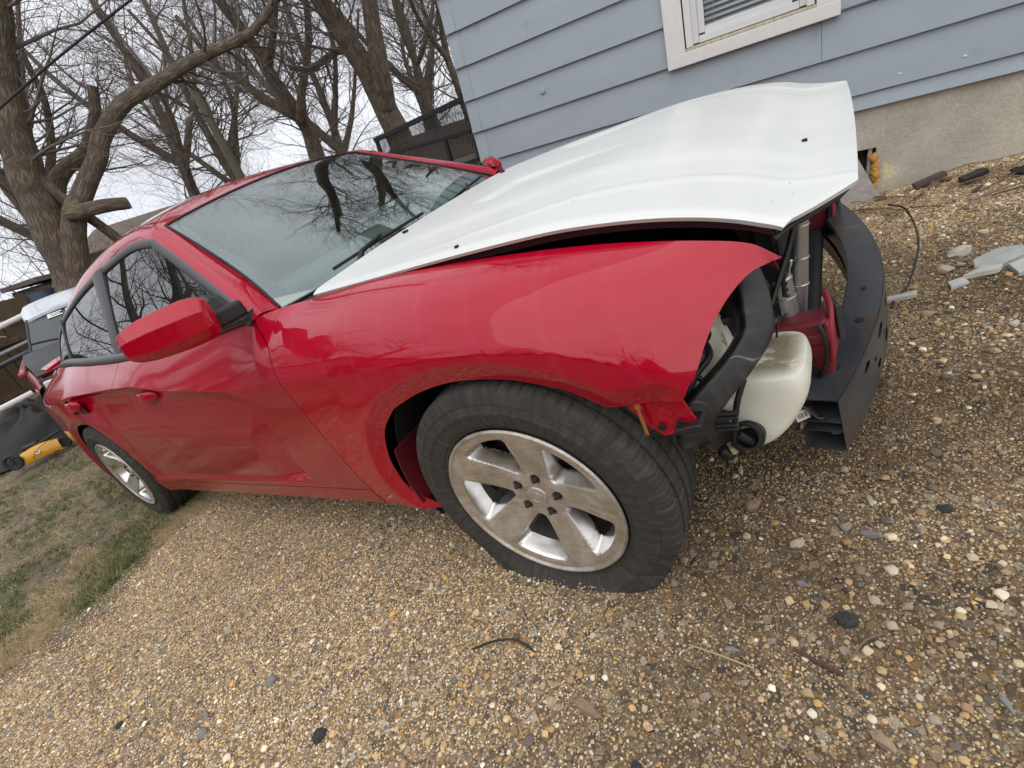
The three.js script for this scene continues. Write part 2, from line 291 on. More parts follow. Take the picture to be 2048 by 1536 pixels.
function side(x, h) { // h runs up the panel; past the shoulder it runs round the roll
  const s = ysh(x), zs = zl(x, s);
  if (h <= s) return [x, h, zl(x, h) + dress(x, h) + .008 * smooth(-.75, -1.05, x) * smooth(-3.3, -2.6, x) * smooth(.10, 0, s - h)];
  const t = clamp((h - s) / ROLLH), fy = Fy(x), fz = Fz(x), dy = fy - s, dz = zs - fz, tf = tanF(x);
  const dr = smooth(-.7, -1.05, x) * smooth(-3.6, -3.0, x), q1 = [s + dy * mix(.45, .30, dr), zs - dz * mix(.10, .26, dr)], q2 = [fy - dy * mix(.62 * tf, .36, dr), fz + dz * mix(.5, .40, dr)];
  const a = (1 - t) ** 3, b = 3 * t * (1 - t) ** 2, c = 3 * t * t * (1 - t), d = t ** 3;
  const y = a * s + b * q1[0] + c * q2[0] + d * fy, z = a * zs + b * q1[1] + c * q2[1] + d * fz;
  const edge = dress(x, s + .0001) * (1 - smooth(0, .25, t)) + .008 * smooth(-.75, -1.05, x) * smooth(-3.3, -2.6, x) * (1 - t);
  return [x, y, z + edge];
}
const sideD = (x, h) => { const p = side(x, h); return [p[0], p[1], p[2], x, h]; };
const topH = (x) => ysh(x) + ROLLH;
const gap1 = pchip([[.95, -.822], [.92, -.815], [.79, -.742], [.6, -.69], [.4, -.662], [.2, -.65]]);
const gap2 = pchip([[1.2, -2.10], [.98, -2.115], [.9, -2.13], [.72, -2.165], [.62, -2.07], [.5, -1.96], [.25, -1.88]]);
const gap3 = pchip([[1.2, -3.03], [1.0, -3.03], [.85, -2.99], [.75, -2.89], [.65, -2.76], [.5, -2.635], [.25, -2.575]]);
const uvSide = (p) => [p[0] + 5, p[1] - .15];
function coons(c0, c1, d0, d1) { const A = c0(0), B = c0(1), C = c1(0), D = c1(1); return (u, v) => { const p = c0(u), q = c1(u), r = d0(v), s = d1(v); return [0, 1].map((k) => (1 - v) * p[k] + v * q[k] + (1 - u) * r[k] + u * s[k] - ((1 - u) * (1 - v) * A[k] + u * (1 - v) * B[k] + (1 - u) * v * C[k] + u * v * D[k])); }; }
{ // front fenders
  const out = [[gap1(.21) + .002, .21], [gap1(.35) + .002, .35], [gap1(.55) + .002, .55], [gap1(.75) + .002, .75], [gap1(.88) + .002, .86], [-.815, topH(-.815)], [-.7, topH(-.7)], [-.55, topH(-.55)], [-.4, topH(-.4)], [-.2, topH(-.2)], [0, topH(0)], [.2, topH(.2)], [.35, topH(.35)], [.47, topH(.47)], [.56, topH(.56)], [.612, topH(.612)]];
  const oc = (t) => { const f = t * (out.length - 1), i = Math.min(out.length - 2, Math.floor(f)), s = f - i; let x = mix(out[i][0], out[i + 1][0], s), h = mix(out[i][1], out[i + 1][1], s); if (i >= 5) h = topH(x); else x = gap1(h) + .002; return [x, h]; };
  const XS = .335; const tEnd = (() => { let t = 0; while (oc(t)[0] < XS || t < .5) t += .0005; return t; })(), uEnd = (() => { let t = .6; while (archFc(t)[0] < XS) t += .0005; return t; })();
  const C = coons((u) => archFc(u * uEnd), (u) => oc(u * tEnd), (v) => [mix(-.391, gap1(.21) + .002, v), mix(.196, .21, v)], (v) => { const a = archFc(uEnd), b = oc(tEnd); return [XS, mix(a[1], b[1], v)]; });
  const rear = grid(200, 90, (u, v) => { const [x, h] = C(u, v); return sideD(x, Math.min(h, topH(x))); }, { thick: .0035, out: [0, .2, 1], uv: uvSide, surf: side });
  const lowF = (x) => x < XE ? mix(archFc(uEnd)[1], Eh(XE), (x - XS) / (XE - XS)) : Eh(x);
  const nose = grid(70, 50, (u, v) => { const x = mix(XS, .611, u), h = mix(Math.min(lowF(x), topH(x) - .001), topH(x), v); return sideD(x, h); }, { thick: .0035, out: [0, .2, 1], uv: uvSide, surf: side });
  const g = join(rear, nose);
  both('front_fender', g, M.red, 'red front fender with finger smears, ending in a bare headlight opening');
  // inner flange under the hood gap
  const fl = grid(60, 3, (u, v) => { const x = mix(-.8, .60, u), p = side(x, topH(x)); return [x, p[1] - .004 - .045 * v, p[2] - .002 - .006 * v - .03 * smooth(.3, 1, v)]; }, { thick: .002, out: [0, .3, -1] });
  both('fender_flange', fl, M.redInner);
}
function doorGeo(xr, xl, h0) { return grid(150, 110, (u, v) => { let x = -1.5; for (let k = 0; k < 4; k++) { const h = mix(h0, topH(x), v); x = mix(xl(h) + .0025, xr(h) - .0025, u); } return sideD(x, mix(h0, topH(x), v)); }, { thick: .014, out: [0, .2, 1], uv: uvSide, surf: side }); }
const doorsF = both('front_door', doorGeo(gap1, gap2, .288), M.redDusty, 'front passenger door with scooped crease, filmed with brown dust');
const doorsR = both('rear_door', doorGeo(gap2, gap3, .288), M.redDusty, 'dusty rear door narrowing at the wheel arch');
both('rocker_panel', grid(120, 14, (u, v) => { const x = mix(-2.655, -.66, u), h = mix(.196, .284, v); const p = side(x, h); return v < .12 ? [x, .200, p[2] - .05 * (1 - v / .12)] : p; }, { thick: .012, out: [0, 0, 1], uv: uvSide }), M.redDusty);
{ // rear quarter panels
  const cin = (t) => archRc(t);
  const end = -3.62;
  const o = [[gap3(.3), .225], [gap3(.45), .45], [gap3(.62), .62], [gap3(.8), .8], [gap3(1), topH(-3.0)], [-3.3, topH(-3.3)], [-3.5, topH(-3.5)], [end, topH(end)], [end, .95], [end, .8], [end, .62], [-3.60, .33]];
  const oc = (t) => { const f = t * (o.length - 1), i = Math.min(o.length - 2, Math.floor(f)), s = f - i; let x = mix(o[i][0], o[i + 1][0], s), h = mix(o[i][1], o[i + 1][1], s); if (i >= 4 && i < 7) h = topH(x); return [x, h]; };
  const A = cin(0), B = cin(1);
  const C = coons(cin, oc, (v) => [mix(A[0], o[0][0], v), mix(A[1], o[0][1], v)], (v) => [mix(B[0], -3.6, v), mix(B[1], .33, v)]);
  both('quarter_panel', grid(150, 60, (u, v) => { const q = C(u, v); return sideD(q[0], Math.min(q[1], topH(q[0]))); }, { thick: .004, out: [0, .2, 1], uv: uvSide, surf: side }), M.redDusty);
  both('rear_bumper_side', grid(50, 60, (u, v) => { const x = mix(-4.13, end - .003, u), h = mix(.30, topH(x), v); return side(x, h); }, { thick: .006, out: [-.3, .2, 1], uv: uvSide }), M.redDusty);
}
// ---- glasshouse ----
const DLO = [[-.807, .918, .84], [-.991, 1.04, .787], [-1.202, 1.172, .729], [-1.38, 1.28, .682], [-1.46, 1.315, .668], [-1.697, 1.349, .651], [-2.075, 1.353, .651], [-2.377, 1.346, .653], [-2.66, 1.324, .662], [-2.967, 1.28, .68], [-3.13, 1.215, .707], [-3.205, 1.13, .747], [-3.2, 1.056, .783]].map(Bp);
const RAIL = [[-.80, .909, .745], [-.969, 1.023, .690], [-1.192, 1.167, .636], [-1.45, 1.338, .585], [-1.54, 1.370, .580], [-1.72, 1.404, .574], [-2.05, 1.426, .567], [-2.4, 1.424, .56], [-2.72, 1.395, .56], [-3.05, 1.325, .565], [-3.3, 1.24, .57], [-3.55, 1.15, .585], [-3.8, 1.08, .60]].map(Bp);
const dlo = crom(DLO), rail = crom(RAIL);
both('roof_side_rail', grid(140, 12, (u, v) => { const a = dlo(u), b = rail(u), w = Math.sin(Math.PI * v) * .014; return [mix(a[0], b[0], v), mix(a[1], b[1], v) + w * .7, mix(a[2], b[2], v) + w * .8]; }, { thick: .012, out: [0, .6, .6] }), M.red);
const railY = pchip(RAIL.map((p) => [p[0], p[1]])), railZ = pchip(RAIL.map((p) => [p[0], p[2]]));
const wsTop = (s) => RAIL[3][0] + .045 * (1 - s * s);
{
  const xe = -2.86;
  part(CAR, 'roof', lean(grid(70, 60, (u, v) => { const s = v * 2 - 1, x = mix(wsTop(s), xe, u); return [x, railY(Math.min(x, RAIL[3][0])) + (.03 + .03 * smooth(-1.4, -2, x)) * (1 - s * s), s * railZ(Math.min(x, RAIL[3][0]))]; }, { thick: .01, out: [0, 1, 0], uv: (p) => [p[0] + 5, p[2] + 3] })), M.red);
  const gl = grid(30, 40, (u, v) => { const s = v * 2 - 1, x0 = mix(xe - .01, -3.74, u); const e = railY(x0) - .004; return [x0 - .03 * (1 - s * s) * u, e + (.06 - .03 * u) * (1 - s * s), s * (railZ(x0) - .005)]; }, { thick: .004, out: [-.5, 1, 0] });
  part(CAR, 'rear_window', lean(gl), M.glassDark);
  const dk = grid(30, 50, (u, v) => { const s = v * 2 - 1, x = mix(-3.72, -4.10, u); return [x - .02 * (1 - s * s), mix(1.062, 1.045, u) + .035 * (1 - s * s) , s * mix(.70, .655, u)]; }, { thick: .02, out: [0, 1, 0] });
  const deck = part(CAR, 'trunk_lid', lean(dk), M.redPlain);
  part(deck, 'spoiler', lean(join(grid(6, 50, (u, v) => { const s = v * 2 - 1; return [-3.97 - .13 * u + .05 * s * s, 1.125 + .022 * u - .035 * s * s * s * s, s * .70]; }, { thick: .02, out: [0, 1, 0] }), rbox(.05, .07, .03, .006, -4.03, 1.085, .5), rbox(.05, .07, .03, .006, -4.03, 1.085, -.5))), M.redPlain);
  part(CAR, 'rear_bumper', lean(grid(10, 40, (u, v) => { const s = v * 2 - 1; return [-4.12 - .03 * (1 - s * s), mix(.30, 1.04, u), s * mix(.80, .63, smooth(.7, 1, u))]; }, { thick: .01, out: [-1, 0, 0] })), M.redPlain);
  for (const s of [1, -1]) part(CAR, 'tail_light', lean(rbox(.03, .13, .42, .01, -4.14, .90, s * .45)), M.light);
}
{ // windshield
  const wb = crom(RAIL.slice(0, 4)); const P = (s, v) => { const e = wb(v); return [e[0] + mix(.20, .045, v) * (1 - s * s), e[1] + mix(-.005, .032, v) * (1 - s * s) + .012 * Math.sin(Math.PI * v), s * (e[2] - .002)]; };
  const sub = (s0, s1, v0, v1, nu, nv, off) => grid(nu, nv, (u, v) => { const p = P(mix(s0, s1, u), mix(v0, v1, v)); return [p[0] + off * .7, p[1] + off * .7, p[2]]; }, { thick: off ? 0 : .004, out: [1, 1, 0] });
  const W = part(CAR, 'windshield', lean(sub(-1, 1, 0, 1, 60, 30, 0)), M.windshield);
  const fr = []; const o = -.0065;
  fr.push(sub(-1, 1, .965, 1, 40, 2, o), sub(-1, 1, 0, .10, 40, 3, o), sub(-1, -.93, .10, .965, 2, 20, o), sub(.93, 1, .10, .965, 2, 20, o));
  part(W, 'black_frit_border', lean(join(fr)), M.frit);
  const gs = []; for (const s of [-1, 1]) gs.push(tube(Array.from({ length: 21 }, (_, i) => { const p = P(s, i / 20); return [p[0], p[1] + .003, p[2] + s * .003]; }), .005, 6));
  gs.push(tube(Array.from({ length: 31 }, (_, i) => { const p = P(i / 15 - 1, 1); return [p[0] - .002, p[1] + .002, p[2]]; }), .005, 6));
  part(W, 'gasket', lean(join(gs)), M.black);
  part(CAR, 'cowl', lean(grid(40, 6, (u, v) => { const s = u * 2 - 1, p = P(s, 0); return [p[0] + .20 * v - .01, p[1] - .012 - .03 * v, p[2] * 1.0]; }, { thick: .01, out: [0, 1, 0] })), M.plastic);
  for (const [z0, z1] of [[.55, .10], [-.05, -.50]]) { // wipers
    const a = P(z0 / .74, .03), b = P(z1 / .74, .075), k = P((z0 - .05) / .74, -.02);
    const w = part(CAR, 'wiper', lean(new Tubes().add([[a[0] + .012, a[1] + .02, a[2]], [mix(a[0], b[0], .5) + .012, mix(a[1], b[1], .5) + .022, mix(a[2], b[2], .5)], [b[0] + .012, b[1] + .02, b[2]]], .006, 6).geo()), M.black);
    part(w, 'wiper_arm', lean(new Tubes().add([[k[0] + .05, k[1] + .0, k[2]], [k[0] + .03, k[1] + .035, k[2] - .06], [mix(a[0], b[0], .5) + .02, mix(a[1], b[1], .5) + .035, mix(a[2], b[2], .5)]], [.014, .009, .006], 6).geo()), M.black);
  }
}
{ // side windows: black surround, two panes and the pillar covers
  const k = .4375; const gz = (x, y) => { const p = Bp([x, y, .835 - k * (y - .93)]); return p; };
  const cen = [-2.05, 1.13];
  const outl = []; for (let i = 0; i <= 110; i++) { const p = dlo(i / 110); outl.push(p); }
  const belt = []; for (let i = 0; i <= 60; i++) { const x = mix(-3.2, -.81, i / 60); belt.push([x, Fy(x), Fz(x) + .004]); }
  const loop = outl.concat(belt.slice(1, -1)), inset = (d, dz) => loop.map((p, i) => { const a = loop[(i + loop.length - 1) % loop.length], b = loop[(i + 1) % loop.length]; let tx = b[0] - a[0], ty = b[1] - a[1]; const L = Math.hypot(tx, ty) || 1; return [p[0] - ty / L * d, p[1] + tx / L * d, p[2] + dz - k * (tx / L) * d]; });
  const A = inset(-.001, .006), B = inset(.026, .010), C = inset(.030, -.012);
  const ring = grid(loop.length, 3, (u, v) => { const i = Math.round(u * loop.length) % loop.length; return v < .2 ? [A[i][0], A[i][1], A[i][2] - .01] : v < .5 ? A[i] : v < .9 ? B[i] : C[i]; }, { out: [0, .2, 1] });
  both('window_surround', ring, M.trim);
  const tri = (pts, y0) => { const sh = new THREE.Shape(pts.map((p) => new THREE.Vector2(p[0], p[1]))); const g = new THREE.ShapeGeometry(sh, 4); return g; };
  const pane = (poly, off) => { const g = tri(poly); const p = g.attributes.position; for (let i = 0; i < p.count; i++) { const q = gz(p.getX(i), p.getY(i)); p.setXYZ(i, q[0], q[1], q[2] + off); } g.computeVertexNormals(); return g; };
  // pane outlines in side view (before the lean)
  const topY = pchip(DLO.map((p) => [p[0], p[1]])); const F0 = pchip([[-.83, .918], [-1.168, .918], [-1.6, .934], [-2.117, .965], [-2.6, 1.01], [-2.986, 1.047], [-3.2, 1.056]]);
  const strip = (x0, x1, d0, d1, n = 40) => { // grid between the belt and the top line
    return grid(n, 16, (u, v) => { const x = mix(x0(v), x1(v), u); const yb = F0(x) + d0, yt = topY0(x) - d1, y = mix(yb, yt, v); const q = gz(x, y); return [q[0], q[1], q[2] + .006 * Math.sin(Math.PI * v)]; }, { thick: .004, out: [0, .2, 1] }); };
  const T0 = [[-.807, .918], [-.991, 1.04], [-1.202, 1.172], [-1.38, 1.28], [-1.46, 1.315], [-1.697, 1.349], [-2.075, 1.353], [-2.377, 1.346], [-2.66, 1.324], [-2.967, 1.28], [-3.13, 1.215], [-3.205, 1.08]];
  const topY0 = pchip(T0);
  both('front_window', strip((v) => mix(-2.115, -2.08, v), (v) => -.835, .006, .010), M.glassDark);
  both('rear_window_pane', strip((v) => -2.955 - .0 * v, (v) => mix(-2.15, -2.20, v), .006, .010), M.glassDark);
  both('quarter_glass', strip((v) => mix(-3.19, -3.17, v), (v) => -2.985, .006, .010, 14), M.glassDark);
  const pillar = (x0b, x0t, x1b, x1t, off) => grid(6, 20, (u, v) => { const x = mix(mix(x0b, x0t, v), mix(x1b, x1t, v), u); const y = mix(F0(x), topY0(x), v); const q = gz(x, y); return [q[0], q[1], q[2] + off + .004 * Math.sin(Math.PI * u)]; }, { thick: .012, out: [0, .2, 1] });
  both('pillar_cover', pillar(-2.165, -2.215, -2.075, -2.06, .012), M.trim);
  both('quarter_divider', pillar(-2.99, -3.0, -2.955, -2.955, .010), M.trim);
  // sail panel the mirror grows from
  const sail = extrude([[-.84, .930], [-1.06, .930], [-1.03, 1.03], [-.985, 1.022]], .012, .003); { const p = sail.attributes.position; for (let i = 0; i < p.count; i++) { const q = gz(p.getX(i), p.getY(i)); p.setXYZ(i, q[0], q[1], q[2] + p.getZ(i) + .006); } sail.computeVertexNormals(); }
  both('mirror_base', sail, M.black);
}
{ // ---- white replacement hood, popped up and a little askew ----
  const near = [[-.606, .919, .745], [-.295, .900, .742], [-.048, .884, .738], [.095, .873, .734], [.219, .861, .730], [.324, .843, .726], [.416, .821, .720], [.498, .795, .714], [.551, .773, .710], [.617, .739, .703], [.66, .728, .703], [.75, .716, .703]];
  const ny = lineOf(near, 1), nz = lineOf(near, 2);
  const zc = .68, roll = (x) => mix(.030, .040, smooth(.2, .7, x));
  const rearX = (s) => -.606 + .085 * (1 - Math.pow(Math.abs(s), 2.2)), frontX = (s) => { const a = Math.abs(s); return a < .77 ? .732 - .012 * a * a : mix(.7249, .617, (a - .77) / .23); };
  const ridge = (x) => mix(.80, .57, smooth(-.6, .7, x));
  const P = (u, v) => {
    const s = v * 2 - 1, x = mix(rearX(s), frontX(s), u), a = Math.abs(s);
    const z = s * nz(x);
    let y = ny(x) + .032 * (1 - Math.pow(a, 2.4)) * (1 - .6 * smooth(.2, .72, x));
    const rl = ridge(x); y += .006 * (1 - smooth(rl - .10, rl + .02, a)) * smooth(-.62, -.2, x) * (1 - .5 * smooth(.45, .74, x));   // raised centre dome
    y += .0035 * (1 - smooth(0, .035, Math.abs(a - rl - .16))) * smooth(-.4, .2, x);                                                  // outer crease
    const sx = smooth(-.20, -.12, x + .25 * (a - .3)) * smooth(.34, .20, x), sz = smooth(.20, .25, a) * smooth(.50, .44, a); y -= .010 * sx * sz * smooth(.40, -.15, x);   // two scooped recesses
    y += .0012 * fbm(x * 3, z * 3, 2.5, 2);                                                                                           // slight panel waviness
    const drop = smooth(.975, 1, a); y -= .008 * drop + .004 * smooth(.988, 1, u);
    return [x, y + roll(x) * (zc - z), z];
  };
  const [face, under] = grid(120, 140, P, { thick: .009, out: [0, 1, 0], split: true, uv: (p) => [p[0], p[2]] });
  const H = part(CAR, 'hood', join(face, under), M.white); H.userData.label = 'white unpainted-looking hood popped open over the red fenders';
  // inner hood panel: dark red underside frame
  part(H, 'inner_panel', grid(50, 50, (u, v) => { const p = P(mix(.02, .93, u), mix(.035, .965, v)); return [p[0], p[1] - .028 - .018 * smooth(.0, .08, Math.min(v, 1 - v)), p[2]]; }, { thick: .004, out: [0, -1, 0] }), std([0.085, 0.03, 0.035], 0.7));
  for (const s of [0, 1]) part(H, 'inner_flange', grid(70, 3, (u, v) => { const p = P(mix(.02, .97, u), s ? .992 - .012 * v : .008 + .012 * v); return [p[0], p[1] - .006 - .034 * v * smooth(0, .08, u), p[2]]; }, { thick: .003, out: [0, 0, s ? 1 : -1] }), std([0.10, 0.034, 0.04], 0.6));
  const rub = []; for (const [x, s] of [[.63, .34], [.0, .965], [-.45, -.955]]) { const p = P((x + .6) / 1.33, (s + 1) / 2); rub.push(new THREE.CylinderGeometry(.006, .006, .006, 10).translate(p[0], p[1] + .002, p[2])); }
  rub.forEach((q) => part(H, 'bump_stop', q, M.black));
  [.55, -.35].forEach((s) => part(H, 'washer_nozzle', (() => { const p = P(.06, (s + 1) / 2); return rbox(.022, .008, .012, .003, p[0], p[1] + .004, p[2]); })(), M.black));
  // front lip: dark weather seal along the leading edge
  part(H, 'leading_edge_seal', tube(Array.from({ length: 41 }, (_, i) => { const p = P(1, i / 40); return [p[0] - .018, p[1] - .016, p[2]]; }), .005, 6), M.hose);
}
{ // ---- mirrors ----
  const poly = [[-.052, .050], [-.030, .070], [.012, .070], [.050, .026], [.047, -.030], [.030, -.052], [-.010, -.066], [-.052, -.055]];
  const ring = []; poly.forEach((p, i) => { const q = poly[(i + 1) % poly.length]; for (const t of [.02, .06, .3, .7, .94, .98]) ring.push([mix(p[0], q[0], t), mix(p[1], q[1], t)]); });
  const shell = grid(ring.length, 44, (u, v) => {
    const p = ring[Math.round(u * ring.length) % ring.length], t = mix(-1, 1, v), w = Math.pow(Math.max(0, 1 - Math.pow(Math.abs(t), t > 0 ? 3.2 : 5)), .5), k = mix(1.0, .86, smooth(-.6, 1, t));
    return [p[0] * w * mix(1, .8, smooth(0, 1, t)), p[1] * (.35 + .65 * w) * (w > 0 ? 1 : 0) * k, t * .128];
  }, { uv: (p) => [p[2] + 1, p[1] + .4] });
  shell.computeVertexNormals();
  for (const s of [1, -1]) {
    const g = (s > 0 ? shell : flipZ(shell)).clone(); const m = new THREE.Matrix4().makeRotationFromEuler(new THREE.Euler(-.10 * s, -.60 * s, 0, 'YXZ')).setPosition(s > 0 ? -.862 : -.97, s > 0 ? .998 : .932, s * 1.028); g.applyMatrix4(m);
    const mi = part(CAR, 'side_mirror', lean(g), M.redPlain); if (s > 0) mi.userData.label = 'red side mirror shell with a sharp horizontal crease';
    part(mi, 'mirror_stalk', lean(rbox(.06, .05, s > 0 ? .13 : .10, .012).rotateY(-.5 * s).translate(s > 0 ? -.83 : -.945, s > 0 ? .965 : .905, s * .89)), M.black);
    part(mi, 'mirror_glass', lean(new THREE.BoxGeometry(.003, .085, .18).translate(-.0535, -.002, -.005 * s).applyMatrix4(m)), M.glassDark);
  }
}
{ // ---- door handles: a dished cup and a pull ----
  const rows = [[doorsF, -1.885, .785], [doorsR, -2.845, .852]];
  for (const [ds, x, y] of rows) ds.forEach((d, i) => {
    const s = i ? -1 : 1, p = side(x, y), q = side(x + .06, y);
    const zz = Math.max(p[2], side(x - .07, y)[2]);
    const bar = grid(24, 14, (u, v) => { const t = u * 2 - 1, A = v * Math.PI * 2; const w = Math.pow(1 - t ** 4, .5); return [x + t * .105, y + .016 * t * -.25 + Math.sin(A) * .030 * w, s * (zz + .026 - .022 * t * t + Math.cos(A) * .015 * w)]; }, {});
    part(d, 'door_handle', lean(bar), M.redPlain);
    const cup = grid(20, 12, (u, v) => { const t = u * 2 - 1, r = v * 2 - 1; const e = Math.max(0, 1 - t * t) * Math.max(0, 1 - r * r); return [x + t * .095, y - .022 + r * .042, s * (zz + .005 - .005 * (1 - e))]; }, { out: [0, 0, s] });
    part(d, 'handle_cup', lean(cup), M.redInner);
  });
}
// ---- wheels ----
function tyreGeo(R, flat) { // radius, how far the ground pushes in from below the hub (hub height)
  const prof = []; const Wd = .117; // half width
  const P = (r, z, sip = 0) => prof.push([r, z, sip]);
  P(.232, .085); P(.238, .098); P(.247, .104); P(.2475, .1062); P(.249, .1066); P(.256, .107); P(.2565, .1098); P(.258, .1105); P(.275, .1155); P(.290, .1175); P(.2908, .1192); P(.292, .1196); P(.299, .1196); P(.3002, .1192); P(.301, .1172); P(.316, .1155); P(.3165, .1140); P(.3185, .1140); P(.319, .1150); P(.325, .1130, 1); P(.333, .1100, 1); P(.339, .1085, 2); P(.3470, .1045, 2); P(.3525, .0985, 2); P(.3550, .090, 2); P(.3556, .0716, 2); P(.3546, .0708); P(.346, .0702); P(.3455, .0690); P(.3455, .0625); P(.346, .0613); P(.3556, .0606); P(.3560, .0598, 1); P(.3575, .045, 1); P(.3578, .0272, 1); P(.3574, .0264); P(.348, .0256); P(.3475, .0244); P(.3475, .0172); P(.348, .0160); P(.3574, .0152); P(.3578, .0144, 1); P(.358, 0, 1);
  const full = prof.concat(prof.slice(0, -1).reverse().map(([r, z, s]) => [r, -z, s]));
  const seg = 640, g = grid(seg, full.length - 1, (u, v) => {
    const a = u * Math.PI * 2, [r0, z0, sp] = full[Math.round(v * (full.length - 1))]; let r = r0, z = z0;
    const k = Math.round(u * seg); if (sp === 2 && k % 8 === 3) r -= .0045; if (sp === 1 && r > .345 && (k + (z > 0 ? 3 : 0)) % 8 === 1) r -= .003;
    r *= R / .358;
    let x = Math.cos(a) * r, y = Math.sin(a) * r; const low = -flat;
    if (y < low + .05) { const pen = clamp((low + .05 - y) / .14); z += Math.sign(z) * .022 * pen * smooth(.25, .30, r) * (flat < .3 ? 1 : .25); if (flat < .3) { const t = smooth(-flat + .10, -flat - .09, y); z += Math.sign(z) * .018 * t * smooth(.245, .30, r); } }
    if (y < low) { const t = (y - low); y = low + Math.max(t, -.14) * .03; x *= 1 + .12 * Math.min(.2, -t); }
    return [x, y, z];
  }, { uv: (p, u, v) => [u * 3, v] });
  return g;
}
const rimGeos = (() => {
  const face = { P: [], I: [] }, NA = 540, NR = 78;
  const sdPocket = (r, a) => { // distance inside the window between two spokes
    const k = Math.PI * 2 / 5; let t = ((a - Math.PI / 5) % k + k) % k; if (t > k / 2) t -= k; const lat = Math.abs(r * Math.sin(t)), rad = r * Math.cos(t);
    const hw = mix(.014, .088, clamp((rad - .082) / .125)); const d1 = (hw - lat) * .90, d2 = rad - .076, d3 = .209 - r;
    return smin(smin(d1, d2, .012), d3, .016);
  };
  const depth = (r, a) => {
    let z = -.004 - .030 * (1 - smooth(.06, .225, r)) - .006 * Math.sin(Math.PI * clamp(r / .22));
    if (r > .230) z = mix(z, .004, smooth(.230, .236, r)) - .006 * smooth(.239, .243, r);
    const sd = sdPocket(r, a); z -= .046 * clamp((sd + .001) / .015) + .004 * smooth(-.016, -.002, sd) * smooth(.001, -.001, 0);
    const k = Math.PI * 2 / 5; let t = ((a % k) + k) % k; if (t > k / 2) t -= k; const dl = Math.hypot(r * Math.cos(t) - .0575, r * Math.sin(t)); z -= .016 * smooth(.0135, .0115, dl);
    z -= .0022 * (Math.abs(r - .031) < .0016 ? 1 : 0);
    return z;
  };
  const rs = Array.from({ length: NR + 1 }, (_, i) => i < 10 ? mix(0.0005, .04, i / 10) : mix(.04, .243, (i - 10) / (NR - 10)));
  const pos = []; const sdv = []; for (let j = 0; j <= NR; j++) for (let i = 0; i <= NA; i++) { const a = i / NA * Math.PI * 2, r = rs[j]; pos.push([r * Math.cos(a), r * Math.sin(a), depth(r, a)]); sdv.push(sdPocket(r, a)); }
  const F = [], Wl = [];
  for (let j = 0; j < NR; j++) for (let i = 0; i < NA; i++) { const q = j * (NA + 1) + i, ids = [q, q + 1, q + NA + 2, q + NA + 1], m = ids.reduce((s, k) => s + sdv[k], 0) / 4; if (m > .0135) continue; (m > .0003 ? Wl : F).push(ids[0], ids[1], ids[2], ids[0], ids[2], ids[3]); }
  const full = new THREE.BufferGeometry(); full.setAttribute('position', new THREE.Float32BufferAttribute(pos.flat(), 3)); full.setIndex(F.concat(Wl)); full.computeVertexNormals();
  const flip = (I) => { const o = I.slice(); for (let k = 0; k < o.length; k += 3) { const t = o[k + 1]; o[k + 1] = o[k + 2]; o[k + 2] = t; } return o; };
  const up = full.attributes.normal.getZ(30 * (NA + 1)) > 0;
  const cut = (I) => { const g = new THREE.BufferGeometry(); g.setAttribute('position', full.attributes.position.clone()); g.setAttribute('uv', new THREE.Float32BufferAttribute(pos.flatMap((p) => [p[0] + .5, p[1] + .5]), 2)); g.setIndex(up ? I : flip(I)); const n = full.attributes.normal.clone(); if (!up) for (let k = 0; k < n.array.length; k++) n.array[k] *= -1; g.setAttribute('normal', n); const o = g.toNonIndexed(); return o; };
  const barrel = new THREE.LatheGeometry([[.243, -.002], [.240, -.008], [.222, -.03], [.214, -.07], [.222, -.13], [.236, -.19]].map((p) => new THREE.Vector2(...p)), 72).rotateX(Math.PI / 2);
  return { face: cut(F), wall: cut(Wl), barrel };
})();
const nutGeo = join(new THREE.CylinderGeometry(.0085, .0095, .016, 6).rotateX(Math.PI / 2), new THREE.CylinderGeometry(.005, .007, .006, 12).rotateX(Math.PI / 2).translate(0, 0, .011));
function wheel(name, pos, s, R, flat, turn, camber, label) {
  const g = new THREE.Group(); g.name = name; g.position.set(...pos); g.rotation.set(camber, turn + (s < 0 ? Math.PI : 0), 0, 'YXZ'); CAR.add(g); if (label) g.userData.label = label;
  part(g, 'tyre', tyreGeo(R, flat), M.tyre).position.z = -.112;
  const spin = s > 0 ? 0 : .4;
  const add = (n, q, m) => { const o = part(g, n, q, m); o.rotation.z = spin; return o; };
  add('wheel_face', rimGeos.face, M.rimFace); add('spoke_walls', rimGeos.wall, M.rimWall); add('barrel', rimGeos.barrel, M.barrel);
  for (let k = 0; k < 5; k++) { const a = k * Math.PI * 2 / 5 + spin; const o = part(g, 'lug_nut', nutGeo, M.rimDark); o.position.set(.0575 * Math.cos(a), .0575 * Math.sin(a), -.042); }
  part(add('centre_cap', new THREE.LatheGeometry([[0, .0055], [.012, .0052], [.024, .004], [.0295, .0015], [.0305, -.004]].map((p) => new THREE.Vector2(...p)), 40).rotateX(Math.PI / 2).translate(0, 0, -.036), M.rimFace), 'cap_emblem', join(new THREE.TorusGeometry(.017, .0009, 6, 36), rbox(.022, .0022, .0016, .0004), rbox(.014, .0018, .0016, .0004, .003, -.006, 0)).rotateZ(.5).translate(0, 0, -.0305), M.rimWall);
  part(g, 'brake_disc', new THREE.CylinderGeometry(.165, .165, .022, 48).rotateX(Math.PI / 2).translate(0, 0, -.115), M.disc);
  part(g, 'brake_caliper', rbox(.10, .17, .05, .012, -.125, .02, -.105), M.rimDark);
  return g;
}
wheel('front_wheel', [0, .271, .938], 1, .358, .266, .006, .026, 'dusty five-spoke alloy wheel on a flat tyre squashed against the gravel');
